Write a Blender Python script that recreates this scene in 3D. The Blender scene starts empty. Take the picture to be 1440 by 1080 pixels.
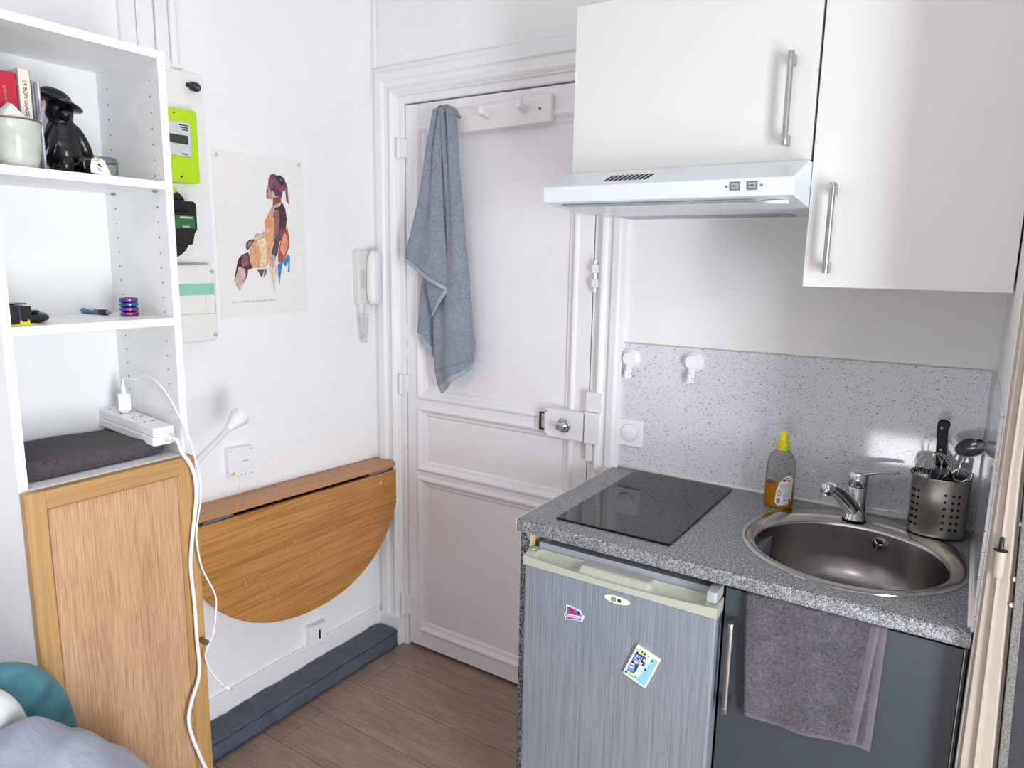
import bpy, bmesh, math, random
from mathutils import Vector, Matrix, Quaternion
random.seed(7)
PI = math.pi
scn = bpy.context.scene
COL = scn.collection

# ------------------------------------------------------------------ colour
def lin(h):
    if isinstance(h, str):
        h = h.lstrip('#')
        c = [int(h[i:i+2], 16)/255 for i in (0, 2, 4)]
    else:
        c = list(h)
    return tuple((x/12.92 if x <= .04045 else ((x+.055)/1.055)**2.4) for x in c) + (1,)

# ------------------------------------------------------------------ materials
MATS = {}
class NT:
    def __init__(s, name):
        s.m = bpy.data.materials.new(name); s.m.use_nodes = True
        s.t = s.m.node_tree; s.n = s.t.nodes; s.l = s.t.links
        s.p = s.n['Principled BSDF']; s.out = s.n['Material Output']
        s._co = None
    def node(s, typ, **kw):
        n = s.n.new(typ)
        for k, v in kw.items():
            if k in n.inputs.keys(): n.inputs[k].default_value = v
            else: setattr(n, k, v)
        return n
    def link(s, a, b): s.l.new(a, b)
    def co(s, scale=(1, 1, 1), rot=(0, 0, 0)):
        tc = s.node('ShaderNodeTexCoord'); mp = s.node('ShaderNodeMapping')
        mp.inputs['Scale'].default_value = scale; mp.inputs['Rotation'].default_value = rot
        s.link(tc.outputs['Object'], mp.inputs['Vector']); return mp.outputs['Vector']
    def noise(s, vec, scale, detail=3, rough=.5, dist=0):
        n = s.node('ShaderNodeTexNoise'); n.inputs['Scale'].default_value = scale
        n.inputs['Detail'].default_value = detail; n.inputs['Roughness'].default_value = rough
        n.inputs['Distortion'].default_value = dist
        s.link(vec, n.inputs['Vector']); return n.outputs['Fac']
    def ramp(s, fac, stops, interp='LINEAR'):
        r = s.node('ShaderNodeValToRGB'); cr = r.color_ramp; cr.interpolation = interp
        while len(cr.elements) < len(stops): cr.elements.new(.5)
        for e, (p, c) in zip(cr.elements, stops):
            e.position = p; e.color = c if isinstance(c, tuple) and len(c) == 4 else lin(c)
        s.link(fac, r.inputs['Fac']); return r.outputs['Color']
    def mix(s, fac, a, b, mode='MIX'):
        m = s.node('ShaderNodeMix', data_type='RGBA', blend_type=mode)
        for i, x in ((0, fac), (6, a), (7, b)):
            if hasattr(x, 'is_output'): s.link(x, m.inputs[i])
            else: m.inputs[i].default_value = x
        return m.outputs[2]
    def bump(s, fac, strength=.2, dist=.002, prev=None):
        b = s.node('ShaderNodeBump'); b.inputs['Strength'].default_value = strength
        b.inputs['Distance'].default_value = dist
        s.link(fac, b.inputs['Height'])
        if prev: s.link(prev, b.inputs['Normal'])
        s.link(b.outputs['Normal'], s.p.inputs['Normal']); return b.outputs['Normal']
    def color(s, c):
        if hasattr(c, 'is_output'): s.link(c, s.p.inputs['Base Color'])
        else: s.p.inputs['Base Color'].default_value = lin(c)
    def set(s, **kw):
        for k, v in kw.items(): s.p.inputs[k.replace('_', ' ')].default_value = v
        return s

def flat(name, col, rough=.5, metal=0, bump=0, bscale=300, spec=.5, coat=0):
    if name in MATS: return MATS[name]
    t = NT(name); t.color(col); t.set(Roughness=rough, Metallic=metal, Specular_IOR_Level=spec, Coat_Weight=coat)
    if bump:
        t.bump(t.noise(t.co(), bscale, 4), bump, .002)
    MATS[name] = t.m; return t.m

def paint(name, col, rough=.55, mott=.03, bump=.12, bs=60, warp=None):
    """painted plaster or wood with a faint mottling"""
    t = NT(name); v = t.co()
    base = lin(col); dk = tuple(c*(1-mott*2.2) for c in base[:3])+(1,)
    c = t.ramp(t.noise(v, 5, 5, .6), [(.3, dk), (.65, base)])
    t.color(c); t.set(Roughness=rough, Specular_IOR_Level=.35)
    t.bump(t.noise(v, bs, 5, .65), bump, .003)
    MATS[name] = t.m; return t.m

def wood(name, c_dark, c_mid, c_light, axis, rough=.45, fine=90, rings=9, coat=0, bump=.12, rot=(0, 0, 0), contrast=.5):
    t = NT(name)
    st = [1, 1, 1]; st[axis] = .022
    v = t.co(tuple(st), rot)
    st2 = [1, 1, 1]; st2[axis] = .12
    v2 = t.co(tuple(st2), rot)
    f1 = t.noise(v, fine*2.2, 6, .65)
    f2 = t.noise(v2, rings, 4, .55, 1.2)
    a = t.ramp(f2, [(.3, c_dark), (.5, c_mid), (.72, c_light)])
    b = t.ramp(f1, [(.38, c_dark), (.56, c_light)])
    t.color(t.mix(contrast, a, b)); t.set(Roughness=rough, Specular_IOR_Level=.4, Coat_Weight=coat, Coat_Roughness=.25)
    t.bump(f1, bump, .0015)
    MATS[name] = t.m; return t.m

def terry(name, c1, c2, scale=150, bump=1.0, dist=.006):
    """looped towelling: clumps of loops a few millimetres wide"""
    t = NT(name); v = t.co()
    loops = t.noise(v, scale, 4, .75, .8); n = t.noise(v, 22, 4, .6)
    a = t.ramp(loops, [(.36, c1), (.62, c2)]); c = t.mix(.3, a, t.ramp(n, [(.3, c1), (.7, c2)]))
    t.color(c); t.set(Roughness=1, Specular_IOR_Level=.05, Sheen_Weight=.2, Sheen_Roughness=.6)
    t.bump(loops, bump, dist, t.bump(n, .25, .004))
    MATS[name] = t.m; return t.m

def fabric(name, c1, c2, scale=1200, wr=14, bump=.3):
    t = NT(name); v = t.co()
    n = t.noise(v, wr, 5, .6, .6)
    t.color(t.ramp(n, [(.3, c1), (.7, c2)])); t.set(Roughness=.9, Specular_IOR_Level=.15, Sheen_Weight=.15)
    t.bump(t.noise(v, scale, 2), .15, .0006, t.bump(n, bump, .012))
    MATS[name] = t.m; return t.m

def metal(name, col, rough=.3, brush=None, aniso=0):
    t = NT(name); t.color(col); t.set(Metallic=1, Roughness=rough)
    if brush:
        v = t.co(brush)
        f = t.noise(v, 60, 4, .6)
        r = t.node('ShaderNodeMapRange'); t.link(f, r.inputs['Value'])
        r.inputs['To Min'].default_value = rough*.7; r.inputs['To Max'].default_value = rough*1.4
        t.link(r.outputs['Result'], t.p.inputs['Roughness'])
    MATS[name] = t.m; return t.m

def thin_clear(name, tint='f4f6f4', gloss=.08, ior=1.22):
    """thin clear wall: lets light through, mirrors a little at the rim"""
    t = NT(name); t.n.remove(t.p)
    tr = t.node('ShaderNodeBsdfTransparent'); tr.inputs['Color'].default_value = lin(tint)
    gl = t.node('ShaderNodeBsdfGlossy'); gl.inputs['Roughness'].default_value = gloss
    fr = t.node('ShaderNodeFresnel'); fr.inputs['IOR'].default_value = ior
    mx = t.node('ShaderNodeMixShader')
    ml = t.node('ShaderNodeMath', operation='MULTIPLY'); ml.inputs[1].default_value = .55; t.link(fr.outputs['Fac'], ml.inputs[0]); t.link(ml.outputs[0], mx.inputs['Fac']); t.link(tr.outputs[0], mx.inputs[1]); t.link(gl.outputs[0], mx.inputs[2])
    t.link(mx.outputs[0], t.out.inputs['Surface']); MATS[name] = t.m; return t.m

# ------------------------------------------------------------------ mesh builder
class B:
    def __init__(s): s.bm = bmesh.new()
    def face(s, vs, m=0):
        try:
            f = s.bm.faces.new(vs); f.material_index = m; return f
        except ValueError: return None
    def v(s, p): return s.bm.verts.new(p)
    def box(s, x0, x1, y0, y1, z0, z1, m=0):
        v = [s.v(p) for p in ((x0,y0,z0),(x1,y0,z0),(x1,y1,z0),(x0,y1,z0),(x0,y0,z1),(x1,y0,z1),(x1,y1,z1),(x0,y1,z1))]
        for q in ((0,3,2,1),(4,5,6,7),(0,1,5,4),(1,2,6,5),(2,3,7,6),(3,0,4,7)): s.face([v[i] for i in q], m)
        return v
    def hexa(s, P, m=0):
        v = [s.v(p) for p in P]
        for q in ((0,3,2,1),(4,5,6,7),(0,1,5,4),(1,2,6,5),(2,3,7,6),(3,0,4,7)): s.face([v[i] for i in q], m)
        return v
    def loft(s, loops, m=0, closed=True, cap0=False, cap1=False, wrap=False):
        L = [[s.v(p) for p in lp] for lp in loops]
        n = len(L[0])
        pairs = list(zip(L, L[1:])) + ([(L[-1], L[0])] if wrap else [])
        for a, b in pairs:
            for i in range(n if closed else n-1):
                j = (i+1) % n
                s.face([a[i], a[j], b[j], b[i]], m)
        if cap0: s.face(L[0][::-1], m)
        if cap1: s.face(L[-1], m)
        return L
    def ring(s, p, q, r, n=20):
        """circle of radius r around p in the plane whose normal is q"""
        q = Vector(q).normalized(); a = q.orthogonal().normalized(); b = q.cross(a)
        return [Vector(p)+a*(r*math.cos(2*PI*i/n))+b*(r*math.sin(2*PI*i/n)) for i in range(n)]
    def cyl(s, p0, p1, r0, r1=None, n=24, m=0):
        r1 = r0 if r1 is None else r1; d = Vector(p1)-Vector(p0)
        s.loft([s.ring(p0, d, r0, n), s.ring(p1, d, r1, n)], m, True, True, True)
    def profile(s, p0, p1, prof, n=24, m=0, cap=True):
        """prof: (t along p0-p1 in metres, radius)"""
        p0 = Vector(p0); d = (Vector(p1)-p0).normalized()
        s.loft([s.ring(p0+d*t, d, max(r, 1e-5), n) for t, r in prof], m, True, cap, cap)
    def tube(s, pts, r, n=10, m=0, cap=True):
        pts = [Vector(p) for p in pts]; loops = []
        t0 = (pts[1]-pts[0]).normalized(); a = t0.orthogonal().normalized()
        for i, p in enumerate(pts):
            t = (pts[min(i+1, len(pts)-1)]-pts[max(i-1, 0)]).normalized()
            a = (a - t*a.dot(t)); a = a.normalized() if a.length > 1e-6 else t.orthogonal().normalized()
            b = t.cross(a); rr = r[i] if isinstance(r, (list, tuple)) else r
            loops.append([p+a*(rr*math.cos(2*PI*k/n))+b*(rr*math.sin(2*PI*k/n)) for k in range(n)])
        s.loft(loops, m, True, cap, cap)
    def lathe(s, prof, c, n=40, m=0, sx=1, sy=1, cap0=True, cap1=True, pw=2):
        lo = []
        for r, z in prof:
            lp = []
            for i in range(n):
                ca, sa = math.cos(2*PI*i/n), math.sin(2*PI*i/n)
                e = 2/pw
                lp.append((c[0]+sx*max(r, 1e-5)*math.copysign(abs(ca)**e, ca), c[1]+sy*max(r, 1e-5)*math.copysign(abs(sa)**e, sa), c[2]+z))
            lo.append(lp)
        return s.loft(lo, m, True, cap0, cap1)
    def prism(s, poly, ax, a0, a1, m=0):
        """poly in the two other axes (in xyz order), extruded along ax from a0 to a1"""
        def P(uv, a):
            u, w = uv
            return (a, u, w) if ax == 'x' else (u, a, w) if ax == 'y' else (u, w, a)
        return s.loft([[P(q, a0) for q in poly], [P(q, a1) for q in poly]], m, True, True, True)
    def poly(s, poly, ax, a, m=0):
        def P(uv):
            u, w = uv
            return (a, u, w) if ax == 'x' else (u, a, w) if ax == 'y' else (u, w, a)
        vs = [s.v(P(q)) for q in poly]
        f = s.face(vs, m); return f
    def grid(s, fn, nu, nv, m=0):
        V = [[s.v(fn(i/nu, j/nv)) for j in range(nv+1)] for i in range(nu+1)]
        for i in range(nu):
            for j in range(nv): s.face([V[i][j], V[i+1][j], V[i+1][j+1], V[i][j+1]], m(i/nu, j/nv) if callable(m) else m)
        return V
    def ball(s, c, r, m=0, rot=None, nu=20, nv=14):
        r = (r, r, r) if not isinstance(r, (tuple, list)) else r
        R = rot.to_matrix() if rot is not None else Matrix.Identity(3)
        lo = []
        for j in range(1, nv):
            th = PI*j/nv
            lo.append([Vector(c)+R @ Vector((r[0]*math.sin(th)*math.cos(2*PI*i/nu), r[1]*math.sin(th)*math.sin(2*PI*i/nu), -r[2]*math.cos(th))) for i in range(nu)])
        L = s.loft(lo, m)
        a = s.v(Vector(c)+R @ Vector((0, 0, -r[2]))); b = s.v(Vector(c)+R @ Vector((0, 0, r[2])))
        for i in range(nu):
            s.face([a, L[0][(i+1) % nu], L[0][i]], m); s.face([b, L[-1][i], L[-1][(i+1) % nu]], m)
    def frame(s, x0, x1, z0, z1, prof, m=0):
        """mitred moulding round a rectangle in the xz plane; prof = (inset, y) pairs"""
        s.loft([[(x0+i, y, z0+i), (x1-i, y, z0+i), (x1-i, y, z1-i), (x0+i, y, z1-i)] for i, y in prof], m)
    def xf(s, M):
        bmesh.ops.transform(s.bm, matrix=M, verts=s.bm.verts)
        return s

ORG = {}
def obj(name, b, mats, parent=None, smooth=None, bev=0, seg=2, sub=0, loc=None, solid=0, recalc=True, label=None, kind=None):
    """link the builder's shape (in world coordinates) as ONE mesh object, its origin at its own foot"""
    bm = b.bm
    if recalc: bmesh.ops.recalc_face_normals(bm, faces=bm.faces)
    if loc is None:
        xs = [v.co for v in bm.verts]
        lo = [min(c[i] for c in xs) for i in range(3)]; hi = [max(c[i] for c in xs) for i in range(3)]
        loc = ((lo[0]+hi[0])/2, (lo[1]+hi[1])/2, lo[2])
    bmesh.ops.translate(bm, vec=-Vector(loc), verts=bm.verts)
    me = bpy.data.meshes.new(name); bm.to_mesh(me); bm.free()
    for m in (mats if isinstance(mats, (list, tuple)) else [mats]): me.materials.append(m)
    o = bpy.data.objects.new(name, me); COL.objects.link(o)
    po = ORG[parent.name] if parent else Vector((0, 0, 0))
    o.location = Vector(loc)-po; ORG[o.name] = Vector(loc)
    if parent: o.parent = parent
    if smooth is not None:
        me.polygons.foreach_set('use_smooth', [True]*len(me.polygons))
        if smooth < 180: me.set_sharp_from_angle(angle=math.radians(smooth))
    if solid:
        md = o.modifiers.new('thickness', 'SOLIDIFY'); md.thickness = solid; md.offset = 0
    if bev:
        md = o.modifiers.new('soft_edges', 'BEVEL'); md.width = bev; md.segments = seg; md.limit_method = 'ANGLE'; md.angle_limit = math.radians(35)
    if sub:
        md = o.modifiers.new('smooth', 'SUBSURF'); md.levels = sub; md.render_levels = sub
    if label: o['label'] = label
    if kind: o['kind'] = kind
    return o

def thing(name, label, cat, loc, group=None):
    o = bpy.data.objects.new(name, None); COL.objects.link(o); o.location = loc
    o.empty_display_size = .05; ORG[o.name] = Vector(loc)
    o['label'] = label; o['category'] = cat
    if group: o['group'] = group
    return o
def tag(o, label, cat, group=None):
    o['label'] = label; o['category'] = cat
    if group: o['group'] = group
    return o
def struct(o):
    o['kind'] = 'structure'; return o
def dup(root, loc, label, group=None):
    r = root.copy(); COL.objects.link(r); r.location = loc; r['label'] = label
    if group: r['group'] = group
    for ch in list(root.children):
        c = ch.copy(); COL.objects.link(c); c.parent = r
        for g in list(ch.children):
            d = g.copy(); COL.objects.link(d); d.parent = c
    return r
def text_mesh(body, size, M, m=0, depth=.0002, b=None, bold=0):
    """flat lettering as polygons, placed by the matrix M (text x right, y up, z out)"""
    cu = bpy.data.curves.new('lettering', 'FONT'); cu.body = body; cu.size = size; cu.extrude = depth
    cu.align_x = 'CENTER'; cu.align_y = 'CENTER'; cu.offset = bold
    to = bpy.data.objects.new('lettering', cu); COL.objects.link(to)
    me = bpy.data.meshes.new_from_object(to)
    bpy.data.objects.remove(to); bpy.data.curves.remove(cu)
    b = b or B(); n0 = len(b.bm.verts); f0 = len(b.bm.faces)
    b.bm.from_mesh(me); b.bm.verts.ensure_lookup_table(); b.bm.faces.ensure_lookup_table()
    for v in b.bm.verts[n0:]: v.co = M @ v.co
    for f in b.bm.faces[f0:]: f.material_index = m
    bpy.data.meshes.remove(me)
    return b
def frame_M(o, x, y):
    x = Vector(x).normalized(); y = Vector(y); z = x.cross(y).normalized(); y = z.cross(x)
    M = Matrix((x, y, z)).transposed().to_4x4(); M.translation = Vector(o); return M
def smooth_path(pts, k=6):
    """Catmull-Rom through the points"""
    P = [Vector(p) for p in pts]; P = [P[0]*2-P[1]]+P+[P[-1]*2-P[-2]]; out = []
    for i in range(1, len(P)-2):
        for j in range(k):
            t = j/k; a, b_, c, d = P[i-1:i+3]
            out.append(.5*((2*b_)+(c-a)*t+(2*a-5*b_+4*c-d)*t*t+(3*b_-a-3*c+d)*t**3))
    return out+[P[-2]]
def lerp(a, b, t): return a+(b-a)*t
def plin(tab, x):
    """piecewise linear table [(x, y)...]"""
    if x <= tab[0][0]: return tab[0][1]
    for (x0, y0), (x1, y1) in zip(tab, tab[1:]):
        if x <= x1: return y0+(y1-y0)*(x-x0)/(x1-x0)
    return tab[-1][1]

# ------------------------------------------------------------------ camera
cam_d = bpy.data.cameras.new('camera'); cam = bpy.data.objects.new('camera', cam_d); COL.objects.link(cam)
cam_d.sensor_width = 36; cam_d.lens = 994.562/1440*36; cam_d.clip_start = .02
_r = Vector((.83751, .546138, .01758)); _u = Vector((-.108553, .134763, .984914)); _f = Vector((-.53553, .826784, -.172151))
_M = Matrix((_r, _u, -_f)).transposed().to_4x4(); _M.translation = Vector((1.90494, -1.99278, 1.53302))
cam.matrix_world = _M; scn.camera = cam

# ------------------------------------------------------------------ shared materials
WALL = paint('white_wall_paint', 'efeeee', .6, .012, .10, 45)
WALL_L = paint('left_wall_paint', 'f0eff0', .6, .012, .16, 30)
TRIM = paint('white_gloss_trim', 'ecebec', .38, .015, .08, 40)
DOORP = paint('door_paint', 'eeebef', .42, .02, .08, 40)
LAM = flat('white_laminate', 'eceded', .38)
LAM_IN = flat('white_laminate_inside', 'e6e7e7', .42)
KITW = flat('kitchen_white_melamine', 'dfdedb', .36)
PLAS = flat('white_plastic', 'eeeef0', .35)
PLAS_G = flat('off_white_plastic', 'dcdcd8', .4)
BLACKP = flat('black_plastic', '17181a', .35)
DARK = flat('dark_gap', '0a0a0a', .8)
CHROME = metal('chrome', 'd8d8da', .09)
STEEL = metal('brushed_steel', 'b4b3b1', .3, (1, 1, .02))
STEEL_S = metal('sink_steel', '94908c', .26)
STEEL_R = metal('sink_rim_steel', 'c8c5c1', .16)
INK = flat('ink', '2a2a2c', .6)
GREYM = flat('grey_metal', '8d8f93', .4, .6)
# ================================================================== ROOM SHELL
def floor_mat():
    t = NT('laminate_floor'); v = t.co()
    mp = t.node('ShaderNodeMapping'); mp.inputs['Location'].default_value = (-.187, .134, 0); t.link(v, mp.inputs['Vector'])
    br = t.node('ShaderNodeTexBrick'); br.offset = .37; br.squash = 1
    br.inputs['Scale'].default_value = 1; br.inputs['Brick Width'].default_value = 1.25; br.inputs['Row Height'].default_value = .182
    br.inputs['Mortar Size'].default_value = .0012; br.inputs['Mortar Smooth'].default_value = .3; br.inputs['Bias'].default_value = 0
    br.inputs['Color1'].default_value = (.2, .2, .2, 1); br.inputs['Color2'].default_value = (.8, .8, .8, 1); br.inputs['Mortar'].default_value = (.5, .5, .5, 1)
    t.link(mp.outputs['Vector'], br.inputs['Vector'])
    # shift the grain from plank to plank
    sh = t.node('ShaderNodeVectorMath', operation='MULTIPLY_ADD'); sh.inputs[1].default_value = (3.1, 1.7, 2.3)
    t.link(br.outputs['Color'], sh.inputs[0]); t.link(v, sh.inputs[2])
    m1 = t.node('ShaderNodeMapping'); m1.inputs['Scale'].default_value = (.06, 1, 1); t.link(sh.outputs[0], m1.inputs['Vector'])
    m2 = t.node('ShaderNodeMapping'); m2.inputs['Scale'].default_value = (.22, 1, 1); t.link(sh.outputs[0], m2.inputs['Vector'])
    fine = t.noise(m1.outputs['Vector'], 190, 6, .65)
    broad = t.noise(m2.outputs['Vector'], 11, 4, .6, 1.6)
    a = t.ramp(broad, [(.28, '83716a'), (.5, '947e72'), (.72, 'ab9485')])
    b = t.ramp(fine, [(.36, '736258'), (.6, 'ad9686')])
    c = t.mix(.42, a, b)
    c = t.mix(br.outputs['Fac'], c, lin('4a3c34'))
    t.color(c); t.set(Roughness=.42, Specular_IOR_Level=.45)
    t.bump(fine, .08, .001)
    return t.m

XR, YF, ZC, XF = 1.967, -3.3, 2.62, 3.25      # niche side wall, wall behind the camera, ceiling, far side wall
b = B(); b.box(-.12, XF+.12, YF-.12, .12, -.06, 0); struct(obj('floor', b, floor_mat(), loc=(0, 0, 0)))
b = B(); b.box(-.12, XF+.12, YF-.12, .12, ZC, ZC+.06); struct(obj('ceiling', b, WALL))
b = B(); b.box(-.12, 0, YF-.12, .12, 0, ZC); struct(obj('wall_left', b, WALL_L))
# wall with the entrance door (opening x .142-.905, up to 2.07)
DX0, DX1, DZ = .142, .905, 2.066
b = B(); b.box(0, DX0-.004, 0, .1, 0, ZC); b.box(DX1+.0055, XF, 0, .1, 0, ZC); b.box(DX0-.004, DX1+.004, 0, .1, DZ+.006, ZC)
b.box(DX0-.05, DX1+.05, .101, .12, 0, DZ+.1)  # unseen backing, added to keep outside light out of the door gaps
struct(obj('wall_back', b, WALL))
# niche side wall on the right and the wall beyond it
b = B(); b.box(XR, XR+.03, -.575, 0, 0, ZC); struct(obj('wall_niche', b, WALL))
# far right wall with a window opening y -2.3..-1.6, z .06..1.86
WY0, WY1, WZ0, WZ1 = -2.30, -1.60, .06, 1.86
b = B()
b.box(XF, XF+.12, WY1, 0, 0, ZC); b.box(XF, XF+.12, YF-.12, WY0, 0, ZC); b.box(XF, XF+.12, WY0, WY1, 0, WZ0); b.box(XF, XF+.12, WY0, WY1, WZ1, ZC)
struct(obj('wall_right', b, WALL))
# wall behind the camera with a low glazed opening
FX0, FX1, FZ0, FZ1 = 1.41, 2.05, .06, .42
b = B(); b.box(0, FX0, YF-.12, YF, 0, ZC); b.box(FX1, XF, YF-.12, YF, 0, ZC); b.box(FX0, FX1, YF-.12, YF, 0, FZ0); b.box(FX0, FX1, YF-.12, YF, FZ1, ZC)
struct(obj('wall_front', b, paint('bounce_cut_grey', 'a4a4a8', .6)))  # unseen wall, its grey chosen to cut bounce light on facing surfaces
b = B()
for y in (WY0, (WY0+WY1)/2-.03, WY1-.06): b.box(XF+.03, XF+.08, y, y+.06, WZ0, WZ1)
for z in (WZ0, WZ1-.06): b.box(XF+.03, XF+.08, WY0, WY1, z, z+.06)
struct(obj('window_1', b, TRIM, bev=.004))
b = B()
for x in (FX0, FX1-.05): b.box(x, x+.05, YF-.08, YF-.03, FZ0, FZ1)
for z in (FZ0, FZ1-.05): b.box(FX0, FX1, YF-.08, YF-.03, z, z+.05)
struct(obj('window_2', b, TRIM, bev=.004))
# baseboard on the left wall
b = B(); b.box(0, .012, YF, -.028, 0, .141); struct(obj('baseboard_left', b, TRIM, bev=.003))
# door casing: moulded strips left, top and right (profile: distance from the opening, height off the wall)
PROF = [(.0, .0), (.0, -.003), (.024, -.003), (.026, -.014), (.030, -.014), (.034, -.020), (.044, -.026), (.054, -.022), (.062, -.016), (.080, -.016), (.086, -.026), (.112, -.028), (.118, -.022), (.1355, -.018), (.1355, 0)]
def casing(flip=1):
    b = B(); lo = []
    for d, y in PROF:
        lo.append([(DX0-.006-d, y, 0), (DX0-.006-d, y, DZ+.008+d*.92), (DX1+.006+d*.82, y, DZ+.008+d*.92), (DX1+.006+d*.82, y, 0)])
    b.loft(lo, 0, closed=False); return b
b = casing()
b.box(.003, .115, -.032, 0, 0, .12)                                   # plinth block at the foot of the left side
b.box(DX1+.02, DX1+.112, -.032, 0, 0, .12)
struct(obj('trim_1', b, TRIM, bev=.0015, smooth=35))
# little cover strip in the corner above the casing
b = B(); b.box(.0, .016, -.016, 0, 2.2, ZC); struct(obj('trim_2', b, TRIM, bev=.004))
# boxed duct and boards on the left wall above the bookcase
b = B(); b.box(0, .02, -.836, -.802, 2.02, ZC); b.box(0, .012, -.885, -.838, 1.9, ZC); b.box(0, .016, -.93, -.889, 1.9, ZC)
struct(obj('trim_3', b, TRIM, bev=.003))

# ------------------------------------------------------------------ entrance door
b = B(); Y0, Y1 = 0.002, .04
cols = [(DX0, .222), (.832, DX1)]
b.box(DX0, .205, Y0, Y1, .012, DZ); b.box(.838, DX1, Y0, Y1, .012, DZ)
for z0, z1 in ((.012, .090), (.700, .752), (.975, 1.030), (1.978, DZ)): b.box(.205, .838, Y0, Y1, z0, z1)
PAN = [(.205, .838, .090, .700), (.205, .838, .752, .975), (.205, .838, 1.030, 1.978)]
for x0, x1, z0, z1 in PAN:
    b.frame(x0, x1, z0, z1, [(-.016, Y0), (-.012, Y0-.006), (-.004, Y0-.008), (.004, Y0-.002), (.010, Y0+.004), (.020, Y0+.006), (.026, Y0+.013)])
    b.box(x0+.02, x1-.02, Y0+.0125, Y1, z0+.02, z1-.02)
door = struct(obj('door_1', b, DOORP, bev=.002, label='white painted panelled entrance door with three panels', loc=(.52, 0, .012)))
# hinges on the left
for z0, z1 in ((1.882, 1.955), (1.030, 1.106), (.130, .222)):
    b = B(); c = (.128, -.021)
    b.profile((c[0], c[1], z0), (c[0], c[1], z1), [(0, .004), (.003, .0075), (.036, .0075), (.037, .006), (.039, .006), (.040, .0075), (z1-z0-.003, .0075), (z1-z0, .004)], 14)
    b.box(.123, .150, -.017, .001, z0+.006, z1-.006)
    obj('hinge', b, TRIM, door, smooth=40)
# surface lock: box, cylinder, pull, keeper on the frame
b = B(); b.box(.764, .9055, -.034, .0, .967, 1.059)
lock = obj('lock_box', b, DOORP, door, bev=.003)
b = B()
for x, z in ((.771, 1.052), (.771, .974)): b.cyl((x, -.034, z), (x, -.0355, z), .003, n=10)
obj('screw', b, GREYM, lock)
b = B(); b.profile((.838, -.034, 1.012), (.838, -.07, 1.012), [(0, .024), (.004, .024), (.007, .021), (.008, .012), (.030, .011), (.032, .013), (.036, .011)], 28)
cy = obj('lock_cylinder', b, CHROME, lock, smooth=35)
b = B(); b.box(.7395, .7465, -.026, -.020, .984, 1.044); b.box(.7395, .765, -.026, -.020, .984, .990); b.box(.7395, .765, -.026, -.020, 1.038, 1.044)
obj('lock_pull', b, metal('dark_brass', '4d4238', .4), lock, bev=.001)
b = B(); b.box(.9125, .958, -.036, -.006, .966, 1.066); b.box(.9125, .962, -.03, 0, 1.068, 1.13)
for z in (.975, 1.057): b.cyl((.945, -.036, z), (.945, -.0375, z), .004, n=10)
struct(obj('trim_4', b, TRIM, bev=.002, label='white lock keeper screwed to the door frame'))
# espagnolette guide strip and catches along the right edge of the door
b = B(); b.box(.914, .934, -.024, -.002, .905, .962)
for z in (1.455, 1.50): b.box(.913, .932, -.026, -.002, z, z+.025)
b.tube([(.921, -.016, 1.44), (.921, -.016, 1.54)], .006)
struct(obj('trim_5', b, TRIM, bev=.002))

# ------------------------------------------------------------------ doorway post on the right with hinge pins
b = B()
zs = [0, .664, .9, 1.2, ZC]; xl = lambda z: plin([(0, 1.969), (ZC, 1.967)], z); xr = lambda z: plin([(0, 2.050), (1.3, 1.998), (ZC, 1.997)], z)
lo = []
for z in zs:
    a, c = xl(z), xr(z); w = c-a
    lo.append([(a+.002, -.575, z), (a, -.606, z), (a+.004, -.614, z), (a+w*.36, -.616, z), (a+w*.42, -.624, z), (a+w*.52, -.624, z), (a+w*.56, -.617, z), (c-.008, -.620, z), (c, -.612, z), (c, -.575, z)])
b.loft(lo, 0, True, True, True)
JAMB = paint('aged_beige_paint_shaded', 'b9aea2', .42, .05, .3, 24)  # beige lowered in tone: the post's shade is put into the colour
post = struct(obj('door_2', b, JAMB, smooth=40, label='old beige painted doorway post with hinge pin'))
b = B(); b.profile((1.985, -.627, 1.030), (1.985, -.627, 1.100), [(0, .006), (.006, .0085), (.046, .0085), (.047, .011), (.050, .004), (.068, .0035), (.070, .001)], 16)
for i, f in enumerate(b.bm.faces):
    if f.calc_center_median().z > 1.0765: f.material_index = 1
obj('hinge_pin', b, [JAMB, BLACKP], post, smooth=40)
b = B()
for x, z in ((2.0085, 1.125), (2.0105, 1.03), (2.011, .985)): b.cyl((x, -.617, z), (x, -.6225, z), .0038, n=12)
obj('screw', b, flat('painted_screw', 'c9c3bc', .4), post, smooth=40)

# dark cupboard side beyond the post
b = B()
def q(z): return plin([(0, 2.052), (1.3, 2.000), (ZC, 1.999)], z)
b.hexa([(q(0)+.013, -.62, 0), (2.6, -.62, 0), (2.6, -.58, 0), (q(0)+.013, -.58, 0), (q(1.3)+.013, -.62, 1.3), (2.6, -.62, 1.3), (2.6, -.58, 1.3), (q(1.3)+.013, -.58, 1.3)])
cp = thing('cupboard', 'dark charcoal cupboard at the right edge beside the beige post', 'cupboard', (2.3, -.6, 0))
t = NT('charcoal_panel'); n_ = t.noise(t.co(), 30, 4); t.color(t.ramp(n_, [(.3, '25262b'), (.7, '35363d')])); t.set(Roughness=.5)
obj('panel', b, t.m, cp)
t = NT('speckled_grey_edge'); n_ = t.noise(t.co(), 320, 4, .7); t.color(t.ramp(n_, [(.35, '55534f'), (.62, '86827c')])); t.set(Roughness=.6); t.bump(n_, .3, .001)
b = B(); b.hexa([(q(0)+.0005, -.625, 0), (q(0)+.013, -.625, 0), (q(0)+.013, -.58, 0), (q(0)+.0005, -.58, 0), (q(1.3)+.0005, -.625, 1.3), (q(1.3)+.013, -.625, 1.3), (q(1.3)+.013, -.58, 1.3), (q(1.3)+.0005, -.58, 1.3)])
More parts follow.
